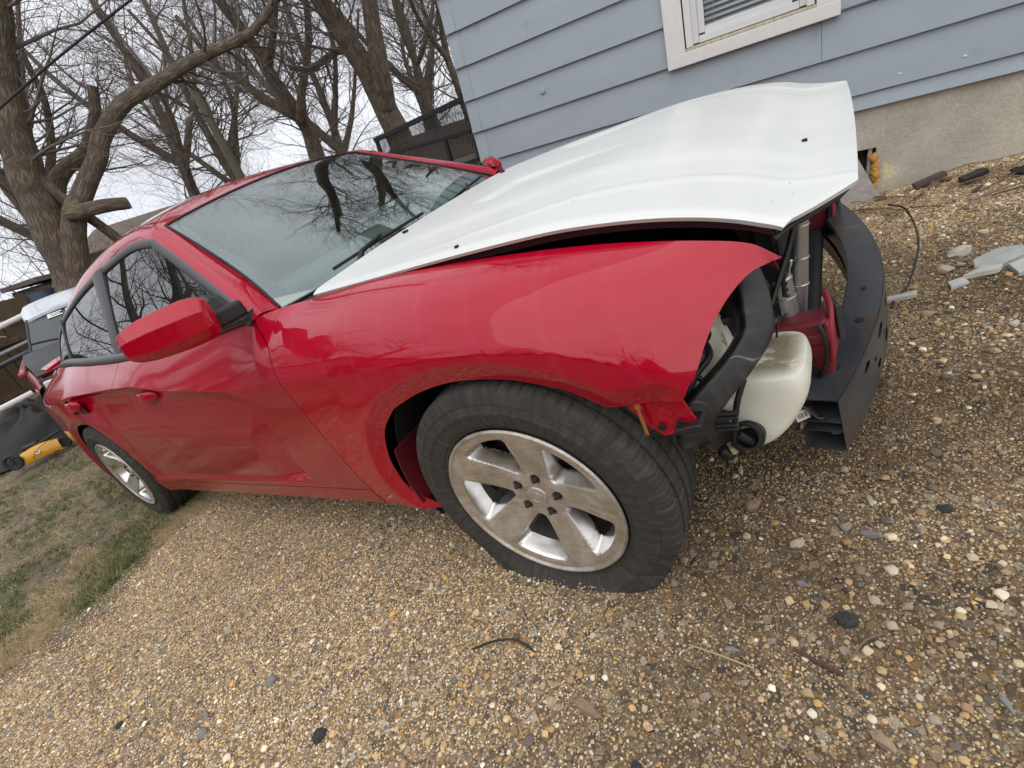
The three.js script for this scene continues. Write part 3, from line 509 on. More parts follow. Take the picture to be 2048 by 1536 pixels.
wheel('front_wheel', [0, .345, -.936], -1, .358, .340, 0, 0, 'front wheel on the far side of the sedan');
wheel('rear_wheel', [-3.052, .346, .957], 1, .358, .341, 0, .0, 'rear alloy wheel half hidden by the wheel arch');
wheel('rear_wheel', [-3.052, .346, -.957], -1, .358, .341, 0, 0, 'rear wheel on the far side of the sedan');
{ // ---- wheel houses, floor, engine bay, interior ----
  const well = (cx, cy, r, z0, z1) => grid(40, 4, (u, v) => { const a = mix(-.35, Math.PI + .35, u); return [cx + r * Math.cos(a), Math.max(.16, cy + r * Math.sin(a)), mix(z0, z1, v)]; }, {});
  both('wheel_house', grid(40, 4, (u, v) => { const a = mix(.72, Math.PI + .35, u); return [-.03 + .425 * Math.cos(a), Math.max(.16, .27 + .425 * Math.sin(a)), mix(.90, .55, v)]; }, { thick: .003 }), M.bay);
  both('wheel_house', well(-3.052, .345, .425, .93, .55), M.bay);
  for (const [cx, hh] of [[-.03, .46], [-3.052, .54]]) both('wheel_house_wall', grid(20, 8, (u, v) => { const a = u * Math.PI; return [cx + .43 * Math.cos(a), .2 + (hh * Math.sin(a)) * v, .56]; }, { thick: .003 }), M.bay);
  both('wheel_house_liner', grid(20, 4, (u, v) => { const a = mix(Math.PI * .86, Math.PI * 1.03, u); return [-.03 + .42 * Math.cos(a), .27 + .42 * Math.sin(a), mix(.925, .78, v)]; }, { thick: .004 }), M.redInner);
  part(CAR, 'floor_pan', lean(join(rbox(3.2, .05, 1.70, .02, -1.75, .235, 0), rbox(1.1, .06, 1.1, .02, .05, .27, 0), rbox(.9, .06, 1.5, .02, -3.65, .30, 0))), M.bay);
  // engine bay: inner fenders, strut towers, engine block, firewall
  both('inner_fender', join(grid(30, 4, (u, v) => { const x = mix(-.75, .50, u); return [x, mix(.42, side(Math.min(x, .5), topH(Math.min(x, .5)))[1] - .055, v), mix(.60, .655, v)]; }, { thick: .003 })), M.bay);
  part(CAR, 'engine', join(rbox(.62, .30, .46, .04, -.05, .58, 0), rbox(.5, .08, .62, .03, -.05, .74, 0), rbox(.16, .18, .2, .03, .30, .55, .25)), M.bay);
  part(CAR, 'firewall', lean(rbox(.04, .55, 1.5, .01, -.80, .62, 0)), M.bay);
  both('strut_tower', lean(new THREE.CylinderGeometry(.09, .11, .3, 20).translate(-.05, .66, .55)), M.bay);
  part(CAR, 'dashboard', lean(join(rbox(.46, .12, 1.36, .05, -1.10, .90, 0), rbox(.25, .16, .45, .05, -1.15, .95, -.36))), M.dash);
  const sw = part(CAR, 'steering_wheel', lean(new THREE.TorusGeometry(.185, .016, 10, 36).rotateY(Math.PI / 2).rotateZ(.35).translate(-1.42, .98, -.36)), M.black); part(sw, 'hub', lean(rbox(.05, .12, .16, .02, -1.42, .97, -.36)), M.dash);
  for (const s of [1, -1]) for (const x of [-1.95, -2.85]) {
    const st = part(CAR, 'seat', lean(join(rbox(.52, .16, .52, .06, x + .1, .52, s * .38), rbox(.16, .62, .50, .06).rotateZ(.28).translate(x - .22, .85, s * .38))), M.seat);
    part(st, 'headrest', lean(rbox(.10, .18, .26, .045).rotateZ(.25).translate(x - .33, 1.22, s * .38)), M.seat);
  }
  both('door_inner', lean(rbox(2.2, .5, .05, .02, -1.95, .62, .80)), M.dash);
}
{ // ---- bare nose: bumper beam, washer tank, ducts, cooler pipes ----
  const xo = (z) => .752 - .112 * Math.pow(Math.abs(z) / .6, 2.0), yt = (z) => .335 - .078 * z + .004 * Math.sin(z * 5), th = .080, hh = .138, t = .004;
  const sec = (z, dx, y) => [xo(z) - dx, y, z];
  const rowsN = 120, wall = (f, thick) => grid(rowsN, 6, (u, v) => f(mix(-.6, .6, u), v), { thick, uv: (p) => [p[2] + .7, p[0] + p[1]] });
  const tanx = (z) => .112 * 2 * z / .36; const inw = (z, d) => { const s = tanx(z), L = Math.hypot(1, s); return [-d / L, -d * s / L * .6]; };
  const pt = (z, d, y) => { const q = inw(z, d); return [xo(z) + q[0], y, z + q[1]]; };
  const B = part(CAR, 'bumper_beam', join(
    wall((z, v) => pt(z, v * th, yt(z)), t),                                   // top
    wall((z, v) => pt(z, v * th, yt(z) - hh), t),                              // bottom
    wall((z, v) => pt(z, mix(.002, th, v), yt(z) - hh * .43), t),              // upper cell floor
    wall((z, v) => pt(z, mix(.002, th, v), yt(z) - hh * .62), t),              // lower cell roof
    wall((z, v) => pt(z, th, yt(z) - hh * .43 * v), t),
    wall((z, v) => pt(z, th, yt(z) - hh * mix(.62, 1, v)), t)), M.beam);
  B.userData.label = 'curved dark steel bumper beam with open box ends';
  // front web with punched holes: a row-and-column sheet whose hole cells are left out
  const holes = [[.43, .30, .022, .009], [.33, .74, .018, .008], [.28, .30, .032, .012], [.20, .76, .032, .012], [.12, .32, .034, .013], [.05, .74, .034, .013], [-.08, .30, .034, .013], [-.16, .74, .034, .013], [.36, .52, .010, .006], [.235, .55, .010, .006], [-.3, .4, .03, .012]];
  part(B, 'punched_web', grid(300, 36, (u, v) => pt(mix(-.6, .6, u), -.001, yt(mix(-.6, .6, u)) - hh * v), { uv: (p) => [p[2] + .7, p[1]], out: [1, 0, 0], skip: (i, j) => { const z = mix(-.6, .6, (i + .5) / 300), v = (j + .5) / 36; return holes.some(([hz, hv, a, b]) => ((z - hz) / a) ** 2 + (((v - hv) * hh) / b) ** 2 < 1); } }), M.beam);
  const topHoles = []; for (const [z, d, r] of [[.49, .040, .009], [.30, .035, .010], [.14, .042, .006]]) { const p = pt(z, d, yt(z) + .0045); topHoles.push(new THREE.CylinderGeometry(r, r, .002, 20).scale(1, 1, 1.2).translate(p[0], p[1], p[2])); }
  topHoles.forEach((q) => part(B, 'locating_hole', q, M.black));
  { const p = pt(.545, .04, yt(.545) - hh + .005); part(B, 'drain_rust', new THREE.CylinderGeometry(.011, .011, .003, 16).translate(p[0], p[1], p[2]), std([.45, .38, .27], .8)); }
  // frame rail ends the beam bolts to
  for (const s of [1, -1]) {
    const z0 = s * .465, yy = s > 0 ? .362 : .40;
    const r = part(CAR, 'frame_rail', join(rbox(.66, .15, .075, .012, .31, yy, z0), rbox(.664, .03, .084, .008, .31, yy + .03, z0)), M.redInner);
    part(r, 'mount_flange', join(rbox(.010, .10, .085, .004).rotateY(-.1).translate(.640, yy + .02, z0), tube([[.636, yy + .10, z0 - .06], [.645, yy + .085, z0 - .01], [.643, yy + .05, z0 + .03], [.640, yy - .01, z0 + .044]], .007, 8, 14)), std([.27, .02, .035], .5));
    if (s > 0) for (const [x, dy, q] of [[.598, .0, .008], [.598, -.028, .013]]) part(r, 'rail_hole', new THREE.CylinderGeometry(q, q, .003, 18).rotateX(Math.PI / 2).translate(x, yy + dy - .02, z0 + .043), M.black);
    part(r, 'mount_plate', rbox(.012, .09, .05, .003).rotateY(.25).translate(.652, yy + .03, z0 - .055), M.beam);
    part(r, 'wire_harness', tube([[.622, yy + .07, z0 + .045], [.630, yy + .045, z0 + .05], [.628, yy - .01, z0 + .05], [.612, yy - .055, z0 + .05], [.59, yy - .08, z0 + .045]], .005, 7, 20), M.cable);
  }
  // washer tank
  const tank = (() => {
    const lv = [[.252, .012, .014, .480, .665], [.257, .030, .040, .481, .66], [.272, .048, .060, .486, .648], [.297, .066, .080, .495, .63], [.328, .080, .096, .504, .612], [.360, .089, .104, .511, .602], [.39, .092, .106, .514, .60], [.414, .090, .105, .514, .60], [.426, .084, .099, .514, .60], [.4305, .06, .075, .514, .60], [.431, .001, .001, .514, .60]];
    const c = crom(lv); return grid(56, 48, (u, v) => { const [y, a, b, cx, cz] = c(v), A = u * Math.PI * 2, cc = Math.cos(A), ss = Math.sin(A), e = 2 / 4.2; return [cx + Math.sign(cc) * Math.pow(Math.abs(cc), e) * a, y + .010 * (cx - .519 + cc * a) * -1, cz + Math.sign(ss) * Math.pow(Math.abs(ss), e) * b]; }, { uv: (p) => [p[0] - .30, p[2] - .35 + .9 * Math.max(0, .421 - p[1])], out: null });
  })();
  tank.computeVertexNormals();
  const T = part(CAR, 'washer_tank', tank, M.tank); T.userData.label = 'milky white washer tank with mud caked on top';
  part(T, 'tank_shoulder', rbox(.10, .22, .15, .03).rotateZ(.12).translate(.425, .455, .63), M.tank);
  const neck = part(T, 'filler_neck', join(new THREE.CylinderGeometry(.030, .027, .045, 28, 1, true), new THREE.CylinderGeometry(.024, .024, .045, 28, 1, true), new THREE.RingGeometry(.024, .030, 28).rotateX(-Math.PI / 2).translate(0, .0225, 0), new THREE.TorusGeometry(.030, .003, 8, 28).rotateX(Math.PI / 2).translate(0, .006, 0), new THREE.CylinderGeometry(.023, .023, .002, 20).translate(0, -.016, 0)).applyMatrix4(new THREE.Matrix4().makeRotationFromEuler(new THREE.Euler(1.15, 0, .10)).setPosition(.484, .308, .728)), M.hose);
  // headlight support duct: flat black moulding bending down the front of the fender
  const ductPath = [[.520, .68, .63], [.533, .635, .655], [.540, .585, .685], [.538, .545, .715], [.506, .507, .755], [.460, .472, .80], [.428, .442, .825], [.416, .412, .835], [.414, .385, .835]], dp = crom(ductPath), wv = pchip([[0, .024], [.3, .031], [.5, .028], [.75, .034], [1, .040]]);
  const duct = grid(24, 70, (u, v) => { const p = dp(v), a = dp(Math.min(1, v + .01)), b = dp(Math.max(0, v - .01)); const tn = V(a[0] - b[0], a[1] - b[1], a[2] - b[2]).normalize(); const n = V(.62, .30, .72).addScaledVector(tn, -V(.62, .30, .72).dot(tn)).normalize(), sd = V().crossVectors(tn, n); const A = u * Math.PI * 2, c = Math.cos(A), s = Math.sin(A), e = 2 / 5; const w = wv(v), q = Math.sign(c) * Math.pow(Math.abs(c), e) * w, r = Math.sign(s) * Math.pow(Math.abs(s), e) * .019; return [p[0] + sd.x * q + n.x * r, p[1] + sd.y * q + n.y * r, p[2] + sd.z * q + n.z * r]; }, { uv: (p, u, v) => [u * .2, v * .6] });
  const D = part(CAR, 'headlight_bracket', duct, M.plastic); D.userData.label = 'scratched black plastic headlight bracket in front of the washer tank';
  const clips = []; for (const [v, n] of [[.80, 2], [.90, 2]]) for (let k = 0; k < n; k++) { const p = dp(v + k * .035); clips.push(rbox(.05, .006, .012, .002, p[0] + .055, p[1] + .004, p[2] - .01)); }
  part(D, 'clip', join(clips), M.hose);
  part(D, 'duct_mouth', rbox(.062, .004, .02, .001).rotateY(-.6).translate(.415, .383, .838), M.black);
  // red fender bracket below the fender corner, with two punched holes and a rusty strip
  const br = place(extrude([[-.005, .045], [.105, .052], [.122, -.022], [.05, -.042], [.028, -.02]], .004, .001), [1, .04, .02], [0, 1, .05], [.325, .478, .885]);
  const FB = part(CAR, 'fender_bracket', br, M.redPlain);
  for (const [x, y, r] of [[.378, .463, .006], [.416, .471, .006]]) part(FB, 'bracket_hole', join(new THREE.TorusGeometry(r, r * .3, 8, 20), new THREE.CylinderGeometry(r, r, .002, 16).rotateX(Math.PI / 2)).translate(x, y, .8955), M.black);
  part(FB, 'rusty_strip', join(rbox(.007, .075, .003, .001).rotateZ(.0).translate(.350, .492, .906), rbox(.012, .02, .004, .001, .350, .527, .906)), M.rust);
  part(FB, 'splash_clip', rbox(.05, .014, .05, .004).rotateZ(.2).translate(.43, .463, .885), M.hose);
  // cooling pack: black core, silver pipe with clamps, receiver canister
  const R = part(CAR, 'radiator', join(rbox(.05, .44, .94, .008, .515, .46, -.04), rbox(.07, .06, 1.0, .012, .52, .69, -.04), rbox(.04, .46, .03, .006, .545, .45, .44)), M.bay);
  part(R, 'core_seam', join(tube([[.575, .66, .475], [.572, .57, .475], [.566, .50, .475]], .005, 6, 8), ...Array.from({ length: 12 }, (_, k) => rbox(.011, .003, .011, .001, .571, .50 + k * .0145, .475))), M.hose);
  const pipe = part(CAR, 'coolant_pipe', new Tubes().add(curve([[.617, .665, .40], [.607, .60, .40], [.592, .50, .395], [.578, .42, .39], [.572, .36, .39]], 20), .0175, 14).geo(), M.alu);
  for (const [x, y, z] of [[.600, .555, .398], [.590, .49, .395], [.611, .63, .40]]) part(pipe, 'pipe_clamp', new THREE.TorusGeometry(.0185, .0022, 8, 24).rotateX(Math.PI / 2).rotateZ(-.14).translate(x, y, z), M.bolt);
  part(pipe, 'bleed_line', tube([[.585, .555, .42], [.578, .54, .425], [.574, .505, .425], [.578, .485, .42], [.568, .470, .425]], .0035, 6, 10), M.bolt);
  for (const p of [[.583, .558, .418], [.576, .490, .42]]) part(pipe, 'fitting', new THREE.SphereGeometry(.006, 10, 8).translate(...p), M.bolt);
  const can = part(CAR, 'receiver_canister', join(new THREE.LatheGeometry([[0, .072], [.014, .072], [.020, .070], [.0235, .068], [.024, .064], [.0235, .060], [.0225, .056], [.0225, -.05], [.020, -.055], [0, -.055]].map((p) => new THREE.Vector2(...p)), 32), new THREE.TorusGeometry(.0235, .0018, 8, 30).rotateX(Math.PI / 2).translate(0, .018, 0)).scale(1.15, 1, 1.15).translate(.556, .462, .43), M.alu);
  part(can, 'mount_bolt', join(rbox(.022, .026, .018, .005, .536, .432, .46), new THREE.CylinderGeometry(.008, .008, .014, 6).rotateX(1.2).translate(.538, .433, .473)), M.bolt);
  part(CAR, 'hood_prop_rod', tube([[.545, .51, .53], [.588, .60, .47], [.622, .685, .42]], .0065, 6), M.hose);
  part(CAR, 'horn_disc', new THREE.CylinderGeometry(.055, .055, .02, 28).rotateZ(1.4).rotateY(-.3).translate(.62, .615, .05), M.hose);
  part(CAR, 'latch_cover', grid(20, 12, (u, v) => { const s = u * 2 - 1; return [.60 + .06 * (1 - s * s) * v, .628 + .012 * Math.sin(Math.PI * v) - .0 * u, .12 + s * .28]; }, { thick: .012, out: [0, 1, 0] }), M.hose);
  // wiring about the tank
  part(CAR, 'air_hose', tube([[.40, .60, .66], [.45, .60, .62], [.50, .585, .58], [.53, .55, .52]], .022, 12, 16), M.hose);
  part(CAR, 'air_hose', tube([[.38, .56, .70], [.43, .545, .66], [.48, .53, .60]], .012, 10, 12), M.cable);
  part(CAR, 'headlight_wire', tube([[.47, .63, .72], [.455, .60, .735], [.465, .57, .74], [.45, .545, .73]], .004, 6, 12), M.cable);
  const wires = [];
  wires.push(tube([[.44, .53, .70], [.45, .515, .735], [.425, .495, .77], [.405, .46, .80], [.392, .41, .81], [.385, .37, .80]], .0075, 7, 30));
  wires.push(tube([[.425, .495, .77], [.445, .475, .775], [.455, .455, .77]], .006, 7, 8));
  wires.push(tube([[.505, .46, .745], [.487, .42, .765], [.472, .37, .772], [.462, .33, .765], [.455, .30, .75], [.462, .27, .735], [.455, .25, .72]], .0065, 7, 36));
  wires.push(tube([[.545, .44, .55], [.548, .455, .50], [.556, .445, .46], [.575, .45, .44]], .0025, 5, 14));
  wires.push(tube([[.47, .335, .76], [.49, .30, .745], [.485, .27, .71]], .009, 7, 10));
  wires.forEach((q) => part(CAR, 'wire', q, M.cable));
  const plug = part(CAR, 'wiring_plug', rbox(.036, .02, .026, .003).rotateZ(.25).rotateY(.5).translate(.447, .266, .712), std([.62, .56, .38], .6));
  part(plug, 'plug_lock', rbox(.008, .022, .008, .002).rotateZ(.4).translate(.452, .285, .712), std([.45, .02, .03], .5));
  part(plug, 'rubber_boot', new THREE.LatheGeometry([[.002, -.02], [.012, -.016], [.016, -.006], [.014, .0], [.017, .008], [.014, .016], [.004, .02]].map((p) => new THREE.Vector2(...p)), 18).rotateZ(.9).translate(.422, .245, .712), M.hose);
  part(CAR, 'splash_shield', join(grid(14, 8, (u, v) => [mix(.555, .61, u) , mix(.27, .19, v) + .02 * Math.sin(u * 5), mix(.60, .48, v) + .01 * Math.sin(v * 4 + u * 3)], { thick: .003 }), rbox(.10, .11, .004, .002).rotateY(.4).translate(.43, .31, .70), rbox(.09, .01, .14, .004).rotateZ(.2).translate(.46, .225, .45)), std([.05, .045, .04], .75));
  part(CAR, 'paper_tag', rbox(.030, .026, .001, .0004).rotateY(.5).rotateZ(.15).translate(.570, .262, .606), tagMat());
}
function tagMat() { // small white sticker with a printed bar pattern
  const r = rngOf(5), bars = Array.from({ length: 24 }, () => r() > .5);
  return std(0xffffff, .7, 0, { map: tex(48, 32, (u, v) => { const on = u > .15 && u < .85 && v > .25 && v < .75 && bars[Math.floor((u - .15) / .7 * 24)]; return on ? [.15, .15, .15] : [.85, .84, .80]; }, { srgb: true }) });
}
yard(CAR);
// ---------- ground ----------
const softp = (t, s) => t > 8 * s ? t : s * Math.log(1 + Math.exp(t / s));
function groundH(x, z) { // height of the yard in its own frame: a plane at the sedan that levels off behind it
  let h = .1375 * softp(-x - 4.05, .45);
  h += .010 * fbm(x * 1.3, 1.1, z * 1.3, 3) + .004 * fbm(x * 6, 2.2, z * 6, 2);
  h *= 1; const nearTyre = Math.min(Math.hypot(x, z - .83), Math.hypot(x + 3.05, z - .85)); h *= mix(.15, 1, smooth(.12, .5, nearTyre)) ** (x < -4.2 ? 0 : 1);
  h += .05 * smooth(-1.30, -1.66, z) * smooth(-.4, .5, x) * (.6 + .8 * fbm(x * 4, 3.3, z * 4, 3));   // litter banked against the house
  { const d = Math.hypot(Math.max(Math.abs(x - .02) - .17, 0), Math.max(Math.abs(z - .84) - .135, 0)); h += .016 * Math.exp(-(((d - .035) / .03) ** 2)) * (.6 + 1.2 * fbm(x * 9, 4, z * 9, 2)); }   // gravel pushed up round the flat tyre
  if (x < -2.9) h += .012 * fbm(x * 3, 7, z * 5, 3);
  return h;
}
const edgeX = (z) => -2.72 + .75 * fbm(z * 1.5, 4.4, 1, 3) + .34 * fbm(z * 7, 2.4, 1, 3);   // where the gravel gives way to the lawn
const axis = (fine0, fine1, step, far0, far1) => { const a = []; for (let x = fine0; x <= fine1 + 1e-6; x += step) a.push(x); let s = step, x = fine1; while (x < far1) { s *= 1.25; x += s; a.push(x); } s = step; x = fine0; while (x > far0) { s *= 1.25; x -= s; a.unshift(x); } return a; };
function sheet(xs, zs, fy, clip) { return grid(xs.length - 1, zs.length - 1, (u, v) => { const x = xs[Math.round(u * (xs.length - 1))], z = zs[Math.round(v * (zs.length - 1))]; const X = clip ? clip(x, z) : x; return [X, fy(X, z), z]; }, { out: [0, 1, 0], uv: (p) => [p[0] + 20, p[2] + 20] }); }
const worley = (seed, n) => { const r = rngOf(seed), P = Array.from({ length: n * n }, () => [r(), r(), r(), r()]); return (x, y) => { // tileable cells: returns [d1, d2, id]
  const X = x * n, Y = y * n, xi = Math.floor(X), yi = Math.floor(Y); let a = 9, b = 9, id = 0;
  for (let j = -1; j <= 1; j++) for (let i = -1; i <= 1; i++) { const cx = ((xi + i) % n + n) % n, cy = ((yi + j) % n + n) % n, k = cy * n + cx, p = P[k], d = Math.hypot(xi + i + p[0] - X, yi + j + p[1] - Y); if (d < a) { b = a; a = d; id = k; } else if (d < b) b = d; }
  return [a, b, P[id][2], P[id][3]]; }; };
const damp = (x, z) => clamp(smooth(-.35, .55, x + .5 * fbm(x * 1.1, 6.6, z * 1.1, 3)) * (.75 + .9 * fbm(x * 2.2, 3.1, z * 2.2, 3)) * smooth(-1.35, -.9, z + .2 * fbm(x * 3, 1, z, 2)));   // bare muddy soil showing between the stones
const STONES = [[.50, .37, .20], [.52, .33, .13], [.66, .56, .40], [.36, .31, .25], [.22, .165, .11], [.44, .30, .16], [.74, .68, .56], [.12, .11, .10], [.48, .32, .20], [.60, .47, .28]];
const [gravMap, gravBump] = (() => { // fine sand and grit between the loose pebbles, 1.2 m tile
  const W1 = worley(3, 150), W2 = worley(8, 62), n = 1024, col = new Float32Array(n * n * 4);
  const m = tex(n, n, (u, v, i, j) => {
    const a = W1(u, v), b = W2(u, v); const e1 = smooth(.04, .22, a[1] - a[0]), e2 = smooth(.03, .14, b[1] - b[0]); const useB = b[3] > .62;
    const s = useB ? STONES[Math.floor(b[2] * 10)] : STONES[Math.floor(a[2] * 10)], e = useB ? e2 : e1, sand = [.25, .185, .115], t = e * (useB ? .85 : .62);
    const q = .88 + .35 * (grain(i, j) - .5); col[(j * n + i) * 4] = useB ? e2 : e1 * .4;
    return [0, 1, 2].map((k) => Math.pow(mix(sand[k], s[k], t) * q * .92, 1 / 2.2));
  }, { srgb: true, size: [1.2, 1.2] });
  const b = tex(n, n, (u, v, i, j) => { const q = col[(j * n + i) * 4] * .8 + .2 * grain(i, j); return [q, q, q]; }, { size: [1.2, 1.2] });
  return [m, b];
})();
const gravelMat = std(0xffffff, .92, 0, { vertexColors: true, map: gravMap, bumpMap: gravBump, bumpScale: .004 });
const lawnMap = tex(1024, 1024, (u, v, i, j) => { // trodden winter lawn: soil, straw thatch and green, drawn out along the wheel tracks; 6 m tile
  const x = u * 6, z = v * 6; const g = grain(i, j), s = .5 + .9 * fbm(x * 1.1, z * 2.3, 3, 4), th = clamp(.5 + 1.3 * fbm(x * 5, z * 9, 6, 3) + (g - .5) * .7), gr = smooth(.02, .3, fbm(x * 1.6, z * 2.2, 9, 4) + .04);
  const soil = [.105, .083, .062], straw = [.34, .275, .165], green = [.085, .125, .035]; return [0, 1, 2].map((k) => Math.pow(mix(mix(soil[k], straw[k], clamp(th * s)), green[k], gr * .55 * clamp(.4 + g)), 1 / 2.2));
}, { srgb: true, size: [6, 6] });
const lawnMat = std(0xffffff, .95, 0, { map: lawnMap });
{
  const xs = axis(-7.5, 2.6, .05, -95, 60), zs = axis(-2.2, 3.2, .06, -80, 80);
  const g = new THREE.Mesh(sheet(xs, zs, (x, z) => groundH(x, z) - (x > edgeX(z) + .25 && x < 3.4 && z > -2.4 && z < 5 ? .014 : .0)), lawnMat); g.name = 'ground'; tag(g, 'thin winter lawn of straw, mud and green patches', 'ground', null, 'structure'); yard(g);
  const xg = [], zg = axis(-2.3, 2.6, .024, -2.3, 6); for (let x = -2.9; x <= 2.2; x += .024) xg.push(x); for (let x = 2.3; x < 9; x += .25) xg.push(x);
  const dg = sheet(xg, zg, (x, z) => groundH(x, z) + .003 * fbm(x * 22, 5, z * 22, 3) - .030 * smooth(edgeX(z) + .40, edgeX(z) - .05, x) + .014 * fbm(x * 7, 8, z * 7, 3) * smooth(edgeX(z) + .6, edgeX(z) + .1, x), (x, z) => Math.max(x, edgeX(z))); { const p = dg.attributes.position, cs = []; for (let i = 0; i < p.count; i++) { const t = damp(p.getX(i), p.getZ(i)); cs.push(mix(1, .42, t), mix(1, .37, t), mix(1, .31, t)); } dg.setAttribute('color', new THREE.Float32BufferAttribute(cs, 3)); }
  const d = new THREE.Mesh(dg, gravelMat); d.name = 'gravel_drive'; tag(d, 'tan gravel and sand driveway', 'driveway', null, 'structure'); yard(d);
}
// pebbles: shared rough shapes
function pebble(seed, flat, ang, detail = 1) { const g = new THREE.IcosahedronGeometry(1, detail), p = g.attributes.position, r = rngOf(seed), o = [r() * 9, r() * 9, r() * 9]; const pl = Array.from({ length: ang }, () => { const v = V(r() - .5, r() - .5, r() - .5).normalize(); return [v, .55 + .3 * r()]; });
  for (let i = 0; i < p.count; i++) { const v = V(p.getX(i), p.getY(i), p.getZ(i)); v.multiplyScalar(1 + .35 * N3(v.x * 1.2 + o[0], v.y * 1.2 + o[1], v.z * 1.2 + o[2])); for (const [n, d] of pl) { const t = v.dot(n); if (t > d) v.addScaledVector(n, d - t); } p.setXYZ(i, v.x, v.y * flat, v.z * (.7 + .3 * Math.sin(seed))); }
  g.computeVertexNormals(); return g; }
const stoneMat = std(0xffffff, .85);
{
  const kinds = [[pebble(1, .5, 5, 1), 19000, .0045, .55], [pebble(2, .7, 5, 0), 175000, .0027, .36], [pebble(3, .5, 4, 0), 175000, .0022, .40]];
  const m4 = new THREE.Matrix4(), q = new THREE.Quaternion(), e = new THREE.Euler(), c = new THREE.Color(), r = rngOf(77);
  const gauss = () => (r() + r() + r() + r() - 2) * 1.22;
  kinds.forEach(([g, n, r0, sg], k) => {
    const im = new THREE.InstancedMesh(g, stoneMat, n); im.name = numbered('gravel'); let i = 0;
    while (i < n) {
      const x = -3.1 + 5.05 * r(), z = -1.72 + 3.85 * r(); if (x < edgeX(z) + .30 - .75 * r() * r()) continue;
      if (x > -2.6 && x < .2 && z < .45 && r() < .85) continue;
      const den = .66 - .38 * damp(x, z) + 1.15 * fbm(x * 1.4, k * 3.3, z * 1.4, 3) + .5 * fbm(x * 5, k + 8, z * 5, 2) + .12 * (x > .4 ? 1 : 0); if (r() > den) continue;
      let s = r0 * Math.exp(sg * gauss()) * (k ? 1 : mix(1, 1.25, smooth(-1.2, .8, x))); s = Math.min(s, .021); if (x > edgeX(z) + .3 || r() < .6) {
        e.set((r() - .5) * .7, r() * 6.28, (r() - .5) * .7); q.setFromEuler(e); const y = groundH(x, z) + s * (k ? .22 : .28);
        m4.compose(V(x, y, z), q, V(s, s, s)); im.setMatrixAt(i, m4); const a = STONES[Math.floor(r() * 10)], b = .95 + .75 * r(), dm = damp(x, z) * (k ? .6 * r() + .4 : .2 + .65 * r()); c.setRGB(mix(a[0] * b, .17, dm), mix(a[1] * b * .985, .115, dm), mix(a[2] * b * .93, .062, dm)); im.setColorAt(i, c); i++; }
    }
    tag(im, ['coarse loose pebbles of the gravel drive', 'fine round grit of the gravel drive', 'fine flat grit of the gravel drive'][k], 'gravel', null, 'stuff'); yard(im);
  });
  // larger stones one can pick out
  const st = [pebble(11, .5, 6, 2), pebble(12, .55, 7, 2), pebble(13, .7, 5, 2), pebble(14, .35, 6, 2)];
  const mats = [[.52, .46, .36], [.42, .31, .20], [.60, .57, .50], [.30, .29, .27], [.46, .33, .17], [.36, .25, .17]].map((c) => std(c, .85, 0, { map: stoneTexOnce() }));
  const put = (x, z, s, kind, mat, name, label, grp, sy = 1) => { const o = new THREE.Mesh(st[kind], mat); o.name = numbered(name); o.position.set(x, groundH(x, z) + s * .22 * sy, z); o.scale.set(s, s * sy, s); o.rotation.set((r() - .5) * .3, r() * 6, (r() - .5) * .3); tag(o, label, 'stone', grp); yard(o); };
  for (let i = 0; i < 110; i++) { const t = r(); const x = t < .62 ? .15 + 1.15 * r() : -2.3 + 2.6 * r(), z = t < .62 ? -1.2 + 2.35 * r() : .98 + .75 * r(); if (Math.hypot(x, z - .85) < .45) continue; const sz = .011 + .011 * r() * r() + (t < .62 ? .004 : 0), kd = Math.floor(r() * 3), mi = Math.floor(r() * 6), cn = ['cream', 'tan', 'whitish', 'grey', 'ochre', 'reddish brown'][mi], side = t < .62 ? 'ahead of and beside the bare nose' : 'alongside the sedan'; put(x, z, sz, kd, mats[mi], 'stone', `loose ${cn} stone larger than the gravel, ${side}`, `larger ${cn} stones ${side}`); }
  put(.173, 1.234, .034, 0, mats[5], 'cobble', 'largest brown flat cobble lying in front of the flat tyre'); put(.544, -.546, .036, 3, mats[2], 'flat_stone', 'flat grey stone under the bumper beam', null, .6);
  put(.998, -.728, .045, 1, mats[2], 'rock', 'pale brown rock beyond the bumper beam'); put(.94, -.60, .03, 2, mats[0], 'rock', 'round tan rock beside the paler one');
  for (const [x, z, s] of [[-.489, 1.494, .017], [.62, .93, .016], [-1.345, 1.735, .012], [.30, 1.30, .009], [.80, .62, .012]]) { const o = new THREE.Mesh(lump(31 + Math.round(x * 10)), std([.055, .054, .053], .9, 0, { map: stoneTexOnce() })); o.name = numbered('asphalt_lump'); o.scale.setScalar(s); o.position.set(x, groundH(x, z) + s * .2, z); tag(o, 'dark crumb of old asphalt in the gravel', 'asphalt', 'asphalt crumbs in the gravel'); yard(o); }
  function lump(seed) { const g = new THREE.IcosahedronGeometry(1, 5), p = g.attributes.position; for (let i = 0; i < p.count; i++) { const v = V(p.getX(i), p.getY(i), p.getZ(i)); v.multiplyScalar(1 + .5 * fbm(v.x * 1.4 + seed, v.y * 1.4, v.z * 1.4, 3) + .28 * N3(v.x * 6 + seed, v.y * 6, v.z * 6)); p.setXYZ(i, v.x * 1.15, v.y * .62, v.z); } g.computeVertexNormals(); return g; }
  // broken pale slabs
  const slab = (pts, x, z, ry, tilt, h, label, c = [.50, .52, .49]) => { const g = extrude(pts, h, .003).rotateX(-Math.PI / 2); const o = new THREE.Mesh(g, std(c, .85, 0, { map: stoneTexOnce() })); o.name = numbered('broken_slab'); o.position.set(x, groundH(x, z) + .004, z); o.rotation.set(tilt, ry, .06); tag(o, label, 'slab'); yard(o); };
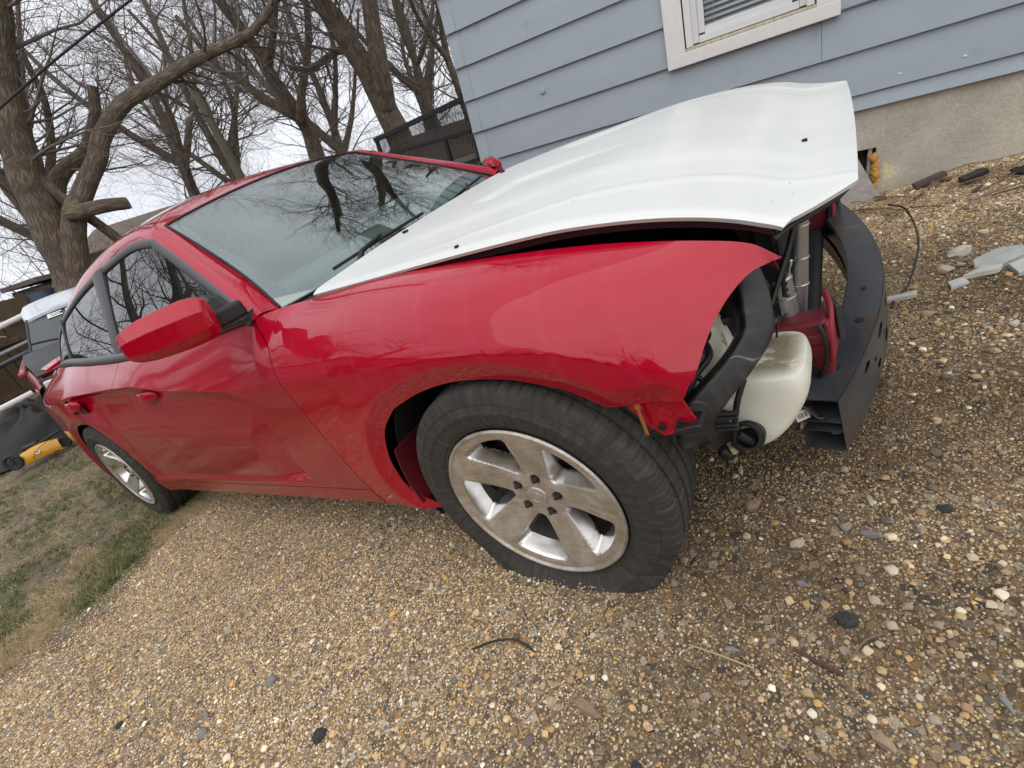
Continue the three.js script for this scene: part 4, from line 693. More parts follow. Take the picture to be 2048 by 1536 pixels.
  slab([[-.06, -.02], [0, -.05], [.08, -.03], [.09, .02], [.03, .05], [-.04, .03]], 1.07, -.60, .3, .1, .016, 'largest grey piece of broken concrete slab');
  slab([[-.05, -.02], [.03, -.03], [.05, .0], [.01, .025]], 1.03, -.52, .1, -.12, .014, 'pale pointed piece of broken slab', [.66, .66, .60]);
  slab([[-.035, -.02], [.02, -.03], [.045, .01], [.0, .03]], 1.12, -.50, .8, .1, .014, 'pale four-sided piece of broken slab', [.64, .65, .60]);
  slab([[-.025, -.015], [.02, -.02], [.03, .012], [-.01, .02]], .955, -.46, .5, .0, .010, 'small white chip of slab with a dark flake', [.66, .66, .62]);
  slab([[-.045, -.008], [.04, -.012], [.045, .01], [-.03, .012]], .80, -.42, .1, .05, .012, 'narrow whitish strip of slab by the loose wire', [.60, .57, .50]);
}
function stoneTexOnce() { return stoneTexOnce.t ||= tex(256, 256, (u, v, i, j) => { const a = .86 + .34 * fbm(u * 10, v * 10, 3, 4) + .16 * (grain(i, j) - .5); return [a, a, a]; }, { size: [1, 1] }); }
{ // grass: tufts of blades, green and straw
  const blade = (r, T) => { const a = r() * 6.28, b = .25 + 1.0 * r(), L = .5 + .6 * r(), w = .028 + .02 * r(), ox = (r() - .5) * .55, oz = (r() - .5) * .55; const P = []; for (let k = 0; k <= 3; k++) { const t = k / 3, bend = b * t * t; P.push([ox + Math.cos(a) * bend * L * .8, L * (t - .35 * b * t * t * .6), oz + Math.sin(a) * bend * L * .8, w * (1 - t * .92)]); } const s = [-Math.sin(a), Math.cos(a)]; const base = T.P.length / 3; for (const p of P) { T.P.push(p[0] + s[0] * p[3], p[1], p[2] + s[1] * p[3], p[0] - s[0] * p[3], p[1], p[2] - s[1] * p[3]); } for (let k = 0; k < 3; k++) { const q = base + k * 2; T.I.push(q, q + 1, q + 3, q, q + 3, q + 2); } };
  const tuft = (seed, n) => { const r = rngOf(seed), T = { P: [], I: [] }; for (let i = 0; i < n; i++) blade(r, T); const g = new THREE.BufferGeometry(); g.setAttribute('position', new THREE.Float32BufferAttribute(T.P, 3)); g.setIndex(T.I); g.computeVertexNormals(); return g; };
  const r = rngOf(404), m4 = new THREE.Matrix4(), q = new THREE.Quaternion(), e = new THREE.Euler(), c = new THREE.Color();
  const mk = (g, n, pick, label) => { const im = new THREE.InstancedMesh(g, std(0xffffff, .8), n); im.name = numbered('grass'); let i = 0, guard = 0; while (i < n && guard++ < n * 30) { const p = pick(); if (!p) continue; const [x, z, s, tilt, col] = p; e.set((r() - .5) * tilt, r() * 6.28, (r() - .5) * tilt); q.setFromEuler(e); m4.compose(V(x, groundH(x, z) - .006, z), q, V(s, s * (.6 + .7 * r()), s)); im.setMatrixAt(i, m4); const b = .7 + .6 * r(); c.setRGB(col[0] * b, col[1] * b, col[2] * b); im.setColorAt(i, c); i++; } im.count = i; tag(im, label, 'grass', null, 'stuff'); yard(im); };
  const where = () => { const t = r(); const x = -2.55 - 6.5 * t * t * (.3 + .7 * t) - .2 * r(), z = -2.6 + 5.2 * r(); return [x, z]; };
  mk(tuft(1, 12), 22000, () => { const [x, z] = where(); if (x > edgeX(z) + .06 + .5 * r() * r() * r()) return null; const d = fbm(x * 1.6, 9.1, z * 2.2, 4) + .10; if (r() > .05 + .8 * smooth(.02, .30, d)) return null; return [x, z, (.024 + .03 * r()), .6, [.155, .18, .07]]; }, 'short green grass coming through the straw');
  mk(tuft(2, 9), 36000, () => { const [x, z] = where(); if (x > edgeX(z) + .15 + .3 * r() && r() > .02) return null; if (r() > .36 + 1.6 * fbm(x * 1.2, 3, z * 2.6, 3)) return null; return [x, z, .022 + .03 * r(), 2.4, [.56, .455, .27]]; }, 'flattened straw-coloured dead grass');
}
{ // small litter on the gravel
  const litter = (name, geo, m, label, cat) => { const o = new THREE.Mesh(geo, m); o.name = numbered(name); tag(o, label, cat); yard(o); };
  const G = (x, z, up = .004) => [x, groundH(x, z) + up, z];
  litter('rubber_strip', tube([G(-.183, 1.188), G(-.12, 1.155, .012), G(-.06, 1.14, .012), G(-.006, 1.151)], [.002, .003, .003, .003, .003, .003, .003, .003, .003, .003, .002], 6, 10), std([.03, .03, .03], .7), 'curved black rubber strip on the gravel', 'strip');
  litter('straw_stem', tube([G(.342, 1.05, .006), G(.41, 1.06, .010), G(.47, 1.069, .006)], .0018, 5, 6), std([.52, .42, .22], .8), 'long straight straw stem on the gravel', 'straw');
  litter('twig', tube([G(.615, 1.03, .006), G(.635, .995, .012), G(.65, .97, .012), G(.676, .949, .008)], .0022, 5, 8), std([.20, .14, .09], .85), 'thin crooked twig on the gravel', 'twig');
  litter('wood_splinter', rbox(.085, .004, .007, .001).rotateY(-.35).translate(.575, groundH(.575, 1.03) + .008, 1.03), std([.10, .055, .04], .85), 'dark red-brown splinter of wood', 'splinter');
  litter('loose_wire', tube([[.80, .30, -.62], [.86, .20, -.80], [.88, .10, -.70], [.83, .03, -.50], [.785, .012, -.43], [.77, .008, -.36]], .0035, 6, 26), std([.02, .02, .02], .5), 'thin black wire looping from the bumper beam to the ground', 'wire');
  litter('wooden_plank', rbox(.13, .025, .045, .004).rotateY(.25).rotateZ(.12).translate(1.0, groundH(1, -1.60) + .03, -1.60), std([.10, .085, .08], .9), 'short weathered dark plank against the foundation', 'plank');
  litter('black_plastic_box', rbox(.10, .028, .05, .006).rotateY(.3).rotateZ(.1).translate(1.15, groundH(1.15, -1.52) + .035, -1.52), std([.02, .02, .022], .4), 'black plastic box lying by the foundation', 'plastic');
  litter('plastic_sheet', grid(12, 8, (u, v) => [1.27 + .14 * u, groundH(1.3, -1.48) + .02 + .03 * Math.sin(u * 3.1) * Math.sin(v * 3.1) + .008 * Math.sin(u * 17), -1.52 + .09 * v], { thick: .004, out: [0, 1, 0] }), std([.018, .018, .02], .5), 'crumpled black plastic sheet by the foundation', 'plastic');
  const lr = rngOf(91); const leaf = extrude([[0, -.03], [.018, -.01], [.012, .015], [0, .035], [-.012, .015], [-.018, -.01]], .001).rotateX(-Math.PI / 2);
  for (let i = 0; i < 26; i++) { const near = i < 20; const x = near ? .2 + 1.3 * lr() : -3.2 - 2 * lr(), z = near ? -1.62 + .5 * lr() * lr() : .9 + 1.0 * lr(); const o = new THREE.Mesh(leaf, std([[.22, .12, .06], [.30, .19, .10], [.14, .09, .06]][i % 3], .85)); o.name = numbered('dead_leaf'); o.position.set(x, groundH(x, z) + .012, z); o.rotation.set((lr() - .5) * .9, lr() * 6, (lr() - .5) * .9); o.scale.setScalar(.6 + .6 * lr()); const ln = ['dark brown', 'light brown', 'blackish brown'][i % 3] + ' curled dead leaf ' + (near ? 'near the house foundation' : 'on the thin lawn'); tag(o, ln, 'leaf', ln.replace('leaf', 'leaves')); yard(o); }
  for (let i = 0; i < 34; i++) { const x = .25 + 1.2 * lr(), z = -1.64 + .42 * lr(), a = lr() * 3, L = .05 + .10 * lr(); const o = new THREE.Mesh(tube([[-L * Math.cos(a), 0, -L * Math.sin(a)], [.01, .014, .008], [L * Math.cos(a), .004, L * Math.sin(a)]], .0017 + .002 * lr(), 4, 5), std([[.26, .19, .11], [.15, .10, .07], [.38, .29, .16]][i % 3], .9)); o.name = numbered('dead_stalk'); o.position.set(x, groundH(x, z) + .016, z); const sn = ['brown', 'dark brown', 'straw-coloured'][i % 3] + ' dry stalk in the litter along the foundation'; tag(o, sn, 'stalk', sn.replace('stalk', 'stalks')); yard(o); }
}
// ---------- grey house ----------
{
  const H = group('grey_house', [.926, .214, -1.64]); tag(H, 'house with blue-grey lap siding on a bare concrete foundation', 'house');
  const sideTex = tex(512, 512, (u, v, i, j) => { const a = 1 + .05 * fbm(u * 5, v * 14, 2, 4) + .02 * (grain(i, j) - .5) - .06 * smooth(.3, .45, fbm(u * 12 + 5, v * 6, 8, 3)) ; return [.64 * a, .685 * a, .72 * a]; }, { srgb: true, size: [2.3, 1.7] });
  const siding = std(0xffffff, .62, 0, { map: sideTex });
  const x0 = -2.34, x1 = 3.6, rows = 14, y0 = .539, dy = .1952;
  const board = (xa, xb, yb, hgt) => { const n = Math.max(2, Math.round((xb - xa) / .08)); const g = grid(n, 5, (u, v) => { const x = mix(xa, xb, u), y = yb + hgt * v; return [x, y, mix(.024, .003, v) + .0016 * fbm(x * 1.7, y * 4, 3, 2)]; }, { thick: .011, out: [0, 0, 1], uv: (p) => [p[0] + 9, p[1] + 3 + xa] }); return g; };
  const wx0 = -1.0, wx1 = -.222, wy0 = .93, wy1 = 2.06;
  const S = (xa, xb, yb, h) => part(H, 'siding_board', board(xa, xb, yb, h), siding);
  S(x0, x1, .466, .085);
  for (let k = 0; k < rows; k++) { const yb = y0 + k * dy, h = dy + .012; const win = yb + h > wy0 + .03 && yb < wy1; 
    if (k === 1) { S(x0, -.2835, yb, h); S(-.2815, x1, yb, h); } else if (win) { if (yb < wy0) { S(x0, x1, yb, Math.min(h, wy0 - yb + .03)); S(x0, wx0, yb + .001, h); S(wx1, x1, yb + .001, h); } else { S(x0, wx0, yb, h); S(wx1, x1, yb, h); } } else S(x0, x1, yb, h);
    const cap = grid(2, 2, (u, v) => [mix(x0 - .004, x0 + .075, u), yb + .002 + (h - .006) * v, mix(.0275, .0065, v)], { thick: .004, out: [0, 0, 1], uv: (p) => [p[0] + 9, p[1] + 3] });
    const c = part(H, 'corner_cap', join(cap, box(.004, h - .006, .09, x0 - .006, yb + h / 2, -.03)), siding);
    part(c, 'nail_head', new THREE.SphereGeometry(.004, 8, 6).scale(1, 1, .4).translate(x0 + .045, yb + .03, .021), std([.22, .24, .27], .6)); }
  part(H, 'side_wall', join(box(.02, 3.6, 6, x0 + .012, 1.75, -3.02)), siding);
  const T = y0 + rows * dy;
  part(H, 'back_wall', box(x1 - x0, 3.6, .1, (x0 + x1) / 2, 1.75, -6.0), siding); part(H, 'end_wall', box(.1, 3.6, 5.9, x1 - .05, 1.75, -3), siding); part(H, 'wall_core', join(box(1.30, T - .4, .05, -1.67, T / 2 + .27, -.032), box(x1 - wx1, T - .4, .05, (x1 + wx1) / 2, T / 2 + .27, -.032), box(.82, .47, .05, -.611, .705, -.032), box(.82, 1.6, .05, -.611, 2.86, -.032)), std([.2, .18, .15], .9));
  const roofM = std([.075, .07, .068], .9); const R = part(H, 'roof', join(place(extrude([[-.5, 0], [x1 - x0 + .5, 0], [x1 - x0 + .5, 4.0], [-.5, 4.0]], .06), [1, 0, 0], [0, .50, -1], [x0, T - .05, .42]), place(extrude([[-.5, 0], [x1 - x0 + .5, 0], [x1 - x0 + .5, 3.6], [-.5, 3.6]], .06), [1, 0, 0], [0, .50, 1], [x0, T - .05, -6.35])), roofM);
  part(R, 'eave', join(box(x1 - x0 + 1, .14, .025, (x0 + x1) / 2, T - .06, .43), box(x1 - x0 + 1, .015, .43, (x0 + x1) / 2, T - .13, .215)), std([.70, .70, .68], .6));
  // foundation with a vent hole
  const concTex = tex(1024, 512, (u, v, i, j) => { const x = u * 3, y = v * 1.5; const st = smooth(.0, .25, fbm(x * 1.6 + y * .9, y * 1.1, 4, 4)), a = .74 + .05 * smooth(.1, .3, fbm(x * 2.4, y * 4, 7, 4)) + .12 * fbm(x * 5, y * 5, 2, 4) + .09 * (grain(i, j) - .5) + .05 * (grain(i * .33, j * .33) - .5); return [a * mix(1.0, 1.05, st), a * mix(.97, 1.01, st), a * mix(.90, .78, st)]; }, { srgb: true, size: [3, 1.5] });
  const concBump = tex(512, 512, (u, v, i, j) => { const a = .5 + .3 * (grain(i, j) - .5) + .5 * fbm(u * 20, v * 20, 3, 3); return [a, a, a]; }, { size: [.8, .8] });
  const conc = std(0xffffff, .9, 0, { map: concTex, bumpMap: concBump, bumpScale: .004 });
  const sh = new THREE.Shape([[x0 + .03, -1.2], [x1 - .05, -1.2], [x1 - .05, .462], [x0 + .03, .462]].map((p) => new THREE.Vector2(...p))); sh.holes.push(new THREE.Path([[-.34, -.10], [-.34, .268], [-.034, .264], [-.034, -.10]].map((p) => new THREE.Vector2(...p))));
  const F = part(H, 'foundation', new THREE.ExtrudeGeometry(sh, { depth: .18, bevelEnabled: false }).translate(0, 0, -.192), conc);
  part(F, 'vent_void', box(.5, .55, .02, -.2, .1, -.22), std([.02, .018, .015], .95)); part(F, 'vent_plank', rbox(.22, .40, .02, .004).rotateZ(.06).translate(-.17, .09, -.12), std([.10, .075, .055], .9));
  part(F, 'white_jamb', rbox(.018, .33, .05, .004).rotateZ(-.03).translate(-.062, .10, -.06), std([.62, .58, .50], .85));
  const foam = []; const fr = rngOf(4); for (let k = 0; k < 17; k++) { const q = new THREE.SphereGeometry(.010 + .012 * fr(), 14, 10), p = q.attributes.position; for (let i = 0; i < p.count; i++) { const n = 1 + .3 * N3(p.getX(i) * 60 + k, p.getY(i) * 60, p.getZ(i) * 60); p.setXYZ(i, p.getX(i) * n, p.getY(i) * n * 1.2, p.getZ(i) * n); } q.computeVertexNormals(); foam.push(q.translate(-.040 + .014 * (fr() - .5), .212 - k * .0145, -.022 + .016 * fr())); }
  part(F, 'spray_foam', join(foam), std([.56, .29, .07], .75));
  // window
  const white = tex(512, 512, (u, v, i, j) => { const c = smooth(.30, .38, fbm(u * 26, v * 7, 4, 4)) * smooth(-.05, .2, fbm(u * 4, v * 4, 9, 2)), a = .91 + .05 * fbm(u * 9, v * 9, 2, 3); return [mix(a, .50, c * .8), mix(a * .998, .46, c * .8), mix(a * .98, .40, c * .8)]; }, { srgb: true, size: [.5, .5] });
  const flake = std(0xffffff, .6, 0, { map: white, bumpMap: white, bumpScale: .0015 }), vinyl = std([.74, .75, .76], .35);
  const Wd = part(H, 'window', new THREE.BoxGeometry(.70, 1.10, .006).translate(-.611, 1.52, -.055), phys([.93, .95, .95], { roughness: 0, ior: 1.5, transmission: 1, thickness: 0 }));
  part(Wd, 'bottom_casing', rbox(.808, .062, .030, .004, -.611, .941, .032), flake); part(Wd, 'side_casing', rbox(.098, 1.10, .026, .004, -.966, 1.522, .031), flake); part(Wd, 'side_casing', rbox(.098, 1.10, .026, .004, -.256, 1.522, .031), flake); part(Wd, 'top_casing', rbox(.83, .11, .03, .004, -.611, 2.128, .032), flake);
  part(Wd, 'sill', rbox(.62, .030, .075, .004).rotateX(.18).translate(-.611, .978, .0), std(0xffffff, .8, 0, { map: tex(256, 128, (u, v, i, j) => { const c = smooth(.02, .26, fbm(u * 14, v * 6, 6, 4)), a = .80; return [mix(a, .52, c), mix(a * .97, .44, c), mix(a * .88, .33, c)]; }, { srgb: true, size: [.4, .2] }) }));
  for (const x of [-.893, -.329]) part(Wd, 'jamb_stop', rbox(.034, 1.08, .05, .003, x, 1.53, .008), flake);
  part(Wd, 'vinyl_frame', join(rbox(.030, 1.06, .04, .004, -.862, 1.53, -.012), rbox(.030, 1.06, .04, .004, -.360, 1.53, -.012), rbox(.47, .034, .04, .004, -.611, 1.013, -.012), rbox(.47, .03, .04, .004, -.611, 2.05, -.012)), vinyl);
  part(Wd, 'sash', join(rbox(.032, .50, .028, .004, -.831, 1.29, -.028), rbox(.032, .50, .028, .004, -.391, 1.29, -.028), rbox(.41, .036, .028, .004, -.611, 1.049, -.028), rbox(.41, .036, .028, .004, -.611, 1.55, -.026)), vinyl);
  for (let k = 0; k < 36; k++) part(Wd, 'blind_slat', box(.46, .0014, .027).rotateX(.62).translate(-.611, 1.075 + k * .0262, -.095), blindM());
  part(Wd, 'ladder_cord', join(box(.002, .95, .002, -.77, 1.54, -.079), box(.002, .95, .002, -.45, 1.54, -.079)), std([.45, .45, .44], .8));
  part(H, 'room', join(box(.9, 1.3, .02, -.6, 1.5, -.6), box(.02, 1.3, .5, -1.05, 1.5, -.34), box(.02, 1.3, .5, -.15, 1.5, -.34), box(.9, .02, .5, -.6, .88, -.34), box(.9, .02, .5, -.6, 2.14, -.34)), std([.12, .12, .115], .9));
  // a round plug, dents and scars in the siding
  const onW = (x, y, g, m, n) => part(H, n, g.translate(x, y, .021), m);
  onW(-1.78, 1.03, new THREE.SphereGeometry(.017, 20, 10).scale(1, 1, .35), siding, 'siding_plug');
  const scar = std([.74, .75, .76], .7); for (const [x, y] of [[-.33, .70 + .045], [.04, .585], [.28, .565 + .02], [-1.30, .75], [-.05, .545]]) onW(x, y, new THREE.SphereGeometry(.006, 8, 6).scale(1.6, .8, .3), scar, 'paint_chip');
  level(H);
  // concrete board leaning over the vent hole
  const P = group('leaning_board', [.926 - .14, .214, -1.64 + .06]); part(P, 'slab', rbox(.50, .33, .03, .004), std([.50, .47, .44], .9, 0, { map: stoneTexOnce(), bumpMap: concBump, bumpScale: .003 })); P.children[0].position.set(-.155, .02, .0); P.children[0].rotation.set(-.16, 0, .43); tag(P, 'grey concrete board leaning askew over the foundation vent hole', 'board'); level(P);
}
function blindM() { return blindM.m ||= std([.62, .63, .62], .6); }
// ---------- trees ----------
const barkTex = tex(512, 512, (u, v, i, j) => { const r = Math.abs(fbm(u * 16, v * 3.2, 3, 4)) * 1.6, f = smooth(.0, .35, r), a = .32 + .18 * f + .07 * (grain(i, j) - .5), m = smooth(.12, .35, fbm(u * 3, v * 3, 8, 3)); return [a * mix(1.06, .98, m), a * mix(.93, 1.0, m), a * mix(.82, .74, m)]; }, { srgb: true, size: [.5, 1] });
const barkBump = tex(512, 512, (u, v) => { const r = smooth(.0, .45, Math.abs(fbm(u * 16, v * 3.2, 3, 4)) * 1.6); return [r, r, r]; }, { size: [.5, 1] });
const bark = std(0xffffff, .95, 0, { map: barkTex, bumpMap: barkBump, bumpScale: .009 }), twigM = std([.155, .128, .112], .9), deadWood = std([.27, .22, .16], .9), cutWood = std([.36, .20, .11], .9);
function sprout(T, p, d, L, r, lev, R, max, up = .12) { // a branch that forks again until it is a twig
  const n = lev < 2 ? 6 : lev < 3 ? 4 : 3, pts = [p], rad = [r]; let q = p, dir = d.clone().normalize();
  for (let i = 0; i < n; i++) { dir.x += (R() - .5) * .55; dir.y += (R() - .5) * .5 + up * .5; dir.z += (R() - .5) * .55; dir.normalize(); const s = L / n; q = [q[0] + dir.x * s, q[1] + dir.y * s, q[2] + dir.z * s]; pts.push(q); rad.push(Math.max(.0016, r * (1 - .85 * (i + 1) / n))); }
  T.add(pts, rad, [7, 5, 4, 3, 3][lev], false);
  if (lev >= max) return; const kids = [5, 6, 6, 4][lev];
  for (let k = 0; k < kids; k++) { const t = .2 + .78 * (k + R() * .8) / kids, f = t * n, i = Math.min(n - 1, Math.floor(f)), s = f - i, a = pts[i], b = pts[i + 1]; const tg = V(b[0] - a[0], b[1] - a[1], b[2] - a[2]).normalize(), rn = V(R() - .5, R() - .5, R() - .5).cross(tg).normalize(); const dd = tg.clone().multiplyScalar(.75).addScaledVector(rn, .55 + .4 * R());
    sprout(T, [mix(a[0], b[0], s), mix(a[1], b[1], s), mix(a[2], b[2], s)], dd, L * (.42 + .25 * R()), Math.max(.0024, rad[i] * .5), lev + 1, R, max, up); }
}
function bareTree(label, limbs, seed, o = {}) {
  const R = rngOf(seed), b = limbs[0].p[0], g = group(o.name || 'bare_tree', b), tr = new Tubes(), lm = new Tubes(), cr = new Tubes();
  limbs.forEach((l, k) => {
    const pts = l.p.map((q) => [q[0] - b[0], q[1] - b[1], q[2] - b[2]]); if (k === 0) pts.unshift([pts[0][0], pts[0][1] - 1.6, pts[0][2]]);
    const n = pts.length * 5, c = crom(pts), P = [], Q = []; for (let i = 0; i <= n; i++) { const t = i / n, q = c(t); P.push(q.map((v, j) => v + .25 * l.r[0] * fbm(q[0] * 1.3 + j * 3, q[1] * 1.3, q[2] * 1.3 + seed, 2))); Q.push(mix(l.r[0], l.r[1], Math.pow(t, .8)) * (1 + .12 * fbm(t * 9, k, seed, 2))); }
    (k === 0 ? tr : lm).add(P, Q, 14);
    if (l.stub) return; const len = l.p.length * .6, cnt = Math.round((l.n ?? 22) * 1.35);
    for (let s = 0; s < cnt; s++) { const t = mix(l.from ?? .25, .99, (s + R()) / cnt), q = c(t), q2 = c(Math.min(1, t + .03)), tg = V(q2[0] - q[0], q2[1] - q[1], q2[2] - q[2]).normalize(), rn = V(R() - .5, R() * .8 - .3, R() - .5).cross(tg).normalize(); const dir = tg.multiplyScalar(.45).addScaledVector(rn, .9).add(V(0, .15, 0)); const rr = mix(l.r[0], l.r[1], t); sprout(cr, q, dir, (l.len ?? 2.2) * (.5 + .7 * R()), Math.min(rr * .36, .034) * (.5 + .6 * R()), 1, R, o.max ?? 3, o.up ?? .12); }
  });
  part(g, 'trunk', tr.geo(), o.bark || bark); if (lm.P.length) part(g, 'limb', lm.geo(), o.bark || bark); if (cr.P.length) part(g, 'crown', cr.geo(), twigM);
  tag(g, label, 'tree', o.group); return g;
}
{
  const A = bareTree('thick bare tree with a curving limb and a sawn stub behind the fence', [
    { p: [[-11.27, .29, -2.53], [-11.2, .99, -2.78], [-11.12, 1.79, -2.91], [-11.03, 2.52, -2.96], [-10.88, 3.17, -3.07], [-10.64, 3.86, -3.26], [-10.37, 4.49, -3.43], [-9.92, 5.4, -3.68], [-9.49, 7.1, -3.88], [-9.2, 9.2, -4.1]], r: [.38, .15], n: 24, len: 2.8, from: .45 },
    { p: [[-11.1, .16, -2.51], [-10.98, 1.0, -2.78], [-10.64, 1.93, -3.12], [-10.51, 2.24, -3.35], [-10.25, 2.68, -3.75], [-10.03, 3.09, -4.03], [-9.69, 3.49, -4.48], [-9.34, 3.65, -4.94], [-9.07, 3.8, -5.26], [-8.75, 3.92, -5.64], [-8.28, 4.04, -6.14], [-7.97, 4.13, -6.44], [-7.48, 4.53, -6.8], [-6.95, 5.1, -7.08], [-6.2, 6.2, -7.3]], r: [.22, .045], n: 28, len: 2.0, from: .42 },
    { p: [[-11.35, 2.2, -3.2], [-11.3, 2.75, -3.6], [-11.13, 3.1, -4.22], [-10.86, 3.58, -4.54], [-10.68, 4.03, -4.68]], r: [.17, .08], n: 6, len: 1.6 },
    { p: [[-10.5, 2.02, -3.0], [-10.1, 2.0, -3.4], [-9.95, 1.95, -3.75]], r: [.13, .105], stub: true },
    { p: [[-10.9, 3.6, -2.6], [-10.9, 3.17, -2.9], [-10.8, 2.38, -3.2], [-10.6, 1.40, -3.6], [-10.45, .6, -3.9]], r: [.10, .085], stub: true }], 21);
  part(A, 'sawn_end', new THREE.CylinderGeometry(.103, .103, .012, 14).rotateZ(Math.PI / 2).rotateY(.95).translate(-9.945 + 11.27, 1.95 - .29, -3.76 + 2.53), cutWood); level(A);
  level(bareTree('forked bare tree rising beside the utility pole', [
    { p: [[-10.91, 1.0, -9.51], [-10.86, 2.17, -9.51], [-10.76, 2.89, -9.52], [-10.83, 3.46, -9.33], [-10.86, 4.11, -9.14], [-10.85, 4.64, -8.99], [-10.84, 5.13, -8.82], [-10.86, 5.67, -8.56], [-10.78, 6.6, -8.33], [-10.52, 8.4, -8.22]], r: [.27, .09], n: 20, len: 2.4, from: .2 },
    { p: [[-10.7, 3.0, -9.3], [-10.44, 3.31, -9.25], [-10.24, 3.72, -9.36], [-9.85, 4.33, -9.56], [-9.37, 5.31, -9.66], [-8.9, 7.0, -9.64]], r: [.15, .05], n: 14, len: 2.0 },
    { p: [[-10.85, 3.2, -9.4], [-11.5, 3.87, -9.1], [-11.8, 4.39, -8.9], [-12.06, 4.77, -8.65], [-12.3, 5.9, -8.35]], r: [.15, .05], n: 14, len: 2.0 },
    { p: [[-10.8, 4.39, -9.0], [-10.2, 4.65, -8.9], [-9.6, 5.2, -8.87], [-8.69, 6.4, -9.05]], r: [.11, .04], n: 12, len: 2.0 }], 22));
  level(bareTree('massive bare tree with two trunks and a strip of stripped bark', [
    { p: [[-7.27, .9, -8.71], [-7.29, 1.99, -8.66], [-7.34, 2.6, -8.54], [-7.36, 3.16, -8.43], [-7.42, 3.66, -8.26], [-7.49, 4.24, -8.03], [-7.5, 4.9, -7.86], [-7.41, 6.4, -7.63], [-7.11, 8.6, -7.51], [-6.7, 11, -7.2]], r: [.36, .12], n: 28, len: 3.2, from: .5 },
    { p: [[-7.25, 2.5, -8.5], [-6.98, 3.03, -8.32], [-6.8, 3.61, -8.29], [-6.59, 4.24, -8.26], [-6.36, 5.2, -8.19], [-5.9, 7.2, -8.12], [-5.2, 9.6, -7.6]], r: [.24, .09], n: 28, len: 3.0, from: .5 },
    { p: [[-7.4, 3.6, -8.3], [-8.0, 3.81, -8.47], [-8.6, 3.66, -8.13], [-8.96, 3.8, -7.89]], r: [.10, .05], n: 10, len: 1.6 },
    { p: [[-6.6, 5.0, -8.2], [-5.6, 6.2, -7.6], [-4.6, 7.0, -6.9], [-3.4, 7.6, -6.2]], r: [.19, .07], n: 22, len: 2.6 },
    { p: [[-7.4, 6.0, -7.7], [-6.4, 7.6, -6.6], [-5.6, 8.6, -5.6], [-4.8, 9.2, -4.6]], r: [.17, .06], n: 22, len: 2.6 }], 23));
  level(bareTree('slender bare tree between the two-trunk tree and the house', [{ p: [[-9.68, 1.4, -14.29], [-9.78, 2.92, -14.16], [-9.71, 4.03, -14.03], [-9.7, 5.02, -13.81], [-9.56, 5.9, -13.7], [-9.27, 7.4, -13.61]], r: [.16, .06], n: 16, len: 2.4, from: .1 }, { p: [[-9.71, 4.03, -14.03], [-9.12, 4.41, -13.9], [-8.58, 5.2, -14.07], [-8.13, 6.6, -14.13]], r: [.10, .04], n: 12, len: 2.2 }], 24));
  level(bareTree('thin bare tree right against the corner of the house', [{ p: [[-6.82, 1.6, -11.33], [-6.87, 2.53, -11.26], [-6.87, 3.39, -11.13], [-6.76, 4.01, -11.06], [-6.61, 4.7, -11.03], [-6.32, 6.2, -10.93]], r: [.14, .05], n: 16, len: 2.0, from: .1 }, { p: [[-6.87, 3.33, -11.1], [-6.89, 3.83, -10.62], [-6.98, 4.36, -10.43], [-6.94, 5.6, -10.23]], r: [.08, .03], n: 18, len: 1.8 }], 25));
  // trees further off and round the yard, also the ones the glass and paint mirror
  const proto = [31, 32, 33].map((s, k) => { const R = rngOf(s), L = []; const h = 6 + 2 * R(); L.push({ p: [[0, 0, 0], [.1, 1.5, 0], [.05, 3, .2], [.3 * (R() - .5), h * .7, .3], [.6 * (R() - .5), h, .2]], r: [.26, .07], n: 20, len: 2.6, from: .3 }); for (let q = 0; q < 4; q++) { const a = q * 1.7 + R(), s0 = 1.6 + R() * 1.5; L.push({ p: [[.08, s0, .05], [Math.cos(a) * .8, s0 + 1.1, Math.sin(a) * .8], [Math.cos(a) * 1.6, s0 + 2.4, Math.sin(a) * 1.6], [Math.cos(a + .3) * 2.3, s0 + 4.2, Math.sin(a + .3) * 2.3]], r: [.13, .04], n: 11, len: 2.0 }); } return bareTree('', L, s); });
  const spots = [[0, -14.5, 0, -4.2, 1.0, 'bare tree beyond the fence behind the old coupe'], [1, -17, .4, -9.5, 1.1, 'bare tree far behind the utility pole'], [2, -13.5, .3, -13.5, 1.0, 'bare tree standing far behind the forked tree'], [0, -19, .2, -13, 1.2, 'bare tree in the far row beyond the pole'], [1, -12, .6, -17, 1.15, 'bare tree farthest back behind the slender tree'], [2, -8.2, .5, -18, 1.1, 'bare tree seen just beside the corner of the house'],
    [1, -15.5, -.8, 3.4, 1.15, 'bare tree on the lawn side, mirrored in the side windows'], [2, -11.5, -1.2, 6.5, 1.0, 'second bare tree on the lawn side, mirrored in the side windows'], [0, -20, -1, 6.5, 1.2, 'bare tree far off on the lawn side'], [2, -6.5, -1.4, 11, 1.1, 'bare tree across the lawn from the sedan'], [1, 2.5, -.5, 12.5, 1.1, 'bare tree across the drive behind the photographer'], [0, 11, .5, 5, 1.1, 'bare tree down the drive ahead of the sedan']];
  spots.forEach(([k, x, y, z, s, label], i) => { const used = proto[k].userData.used; const o = used ? proto[k].clone() : proto[k]; proto[k].userData.used = true; if (used) o.name = numbered('bare_tree'); o.position.set(x, y, z); o.rotation.y = i * 1.9; o.scale.setScalar(s); o.userData = { label, category: 'tree', group: 'bare trees round the yard' }; proto[k].userData.used = true; level(o); });
  proto.forEach((p) => delete p.userData.used);
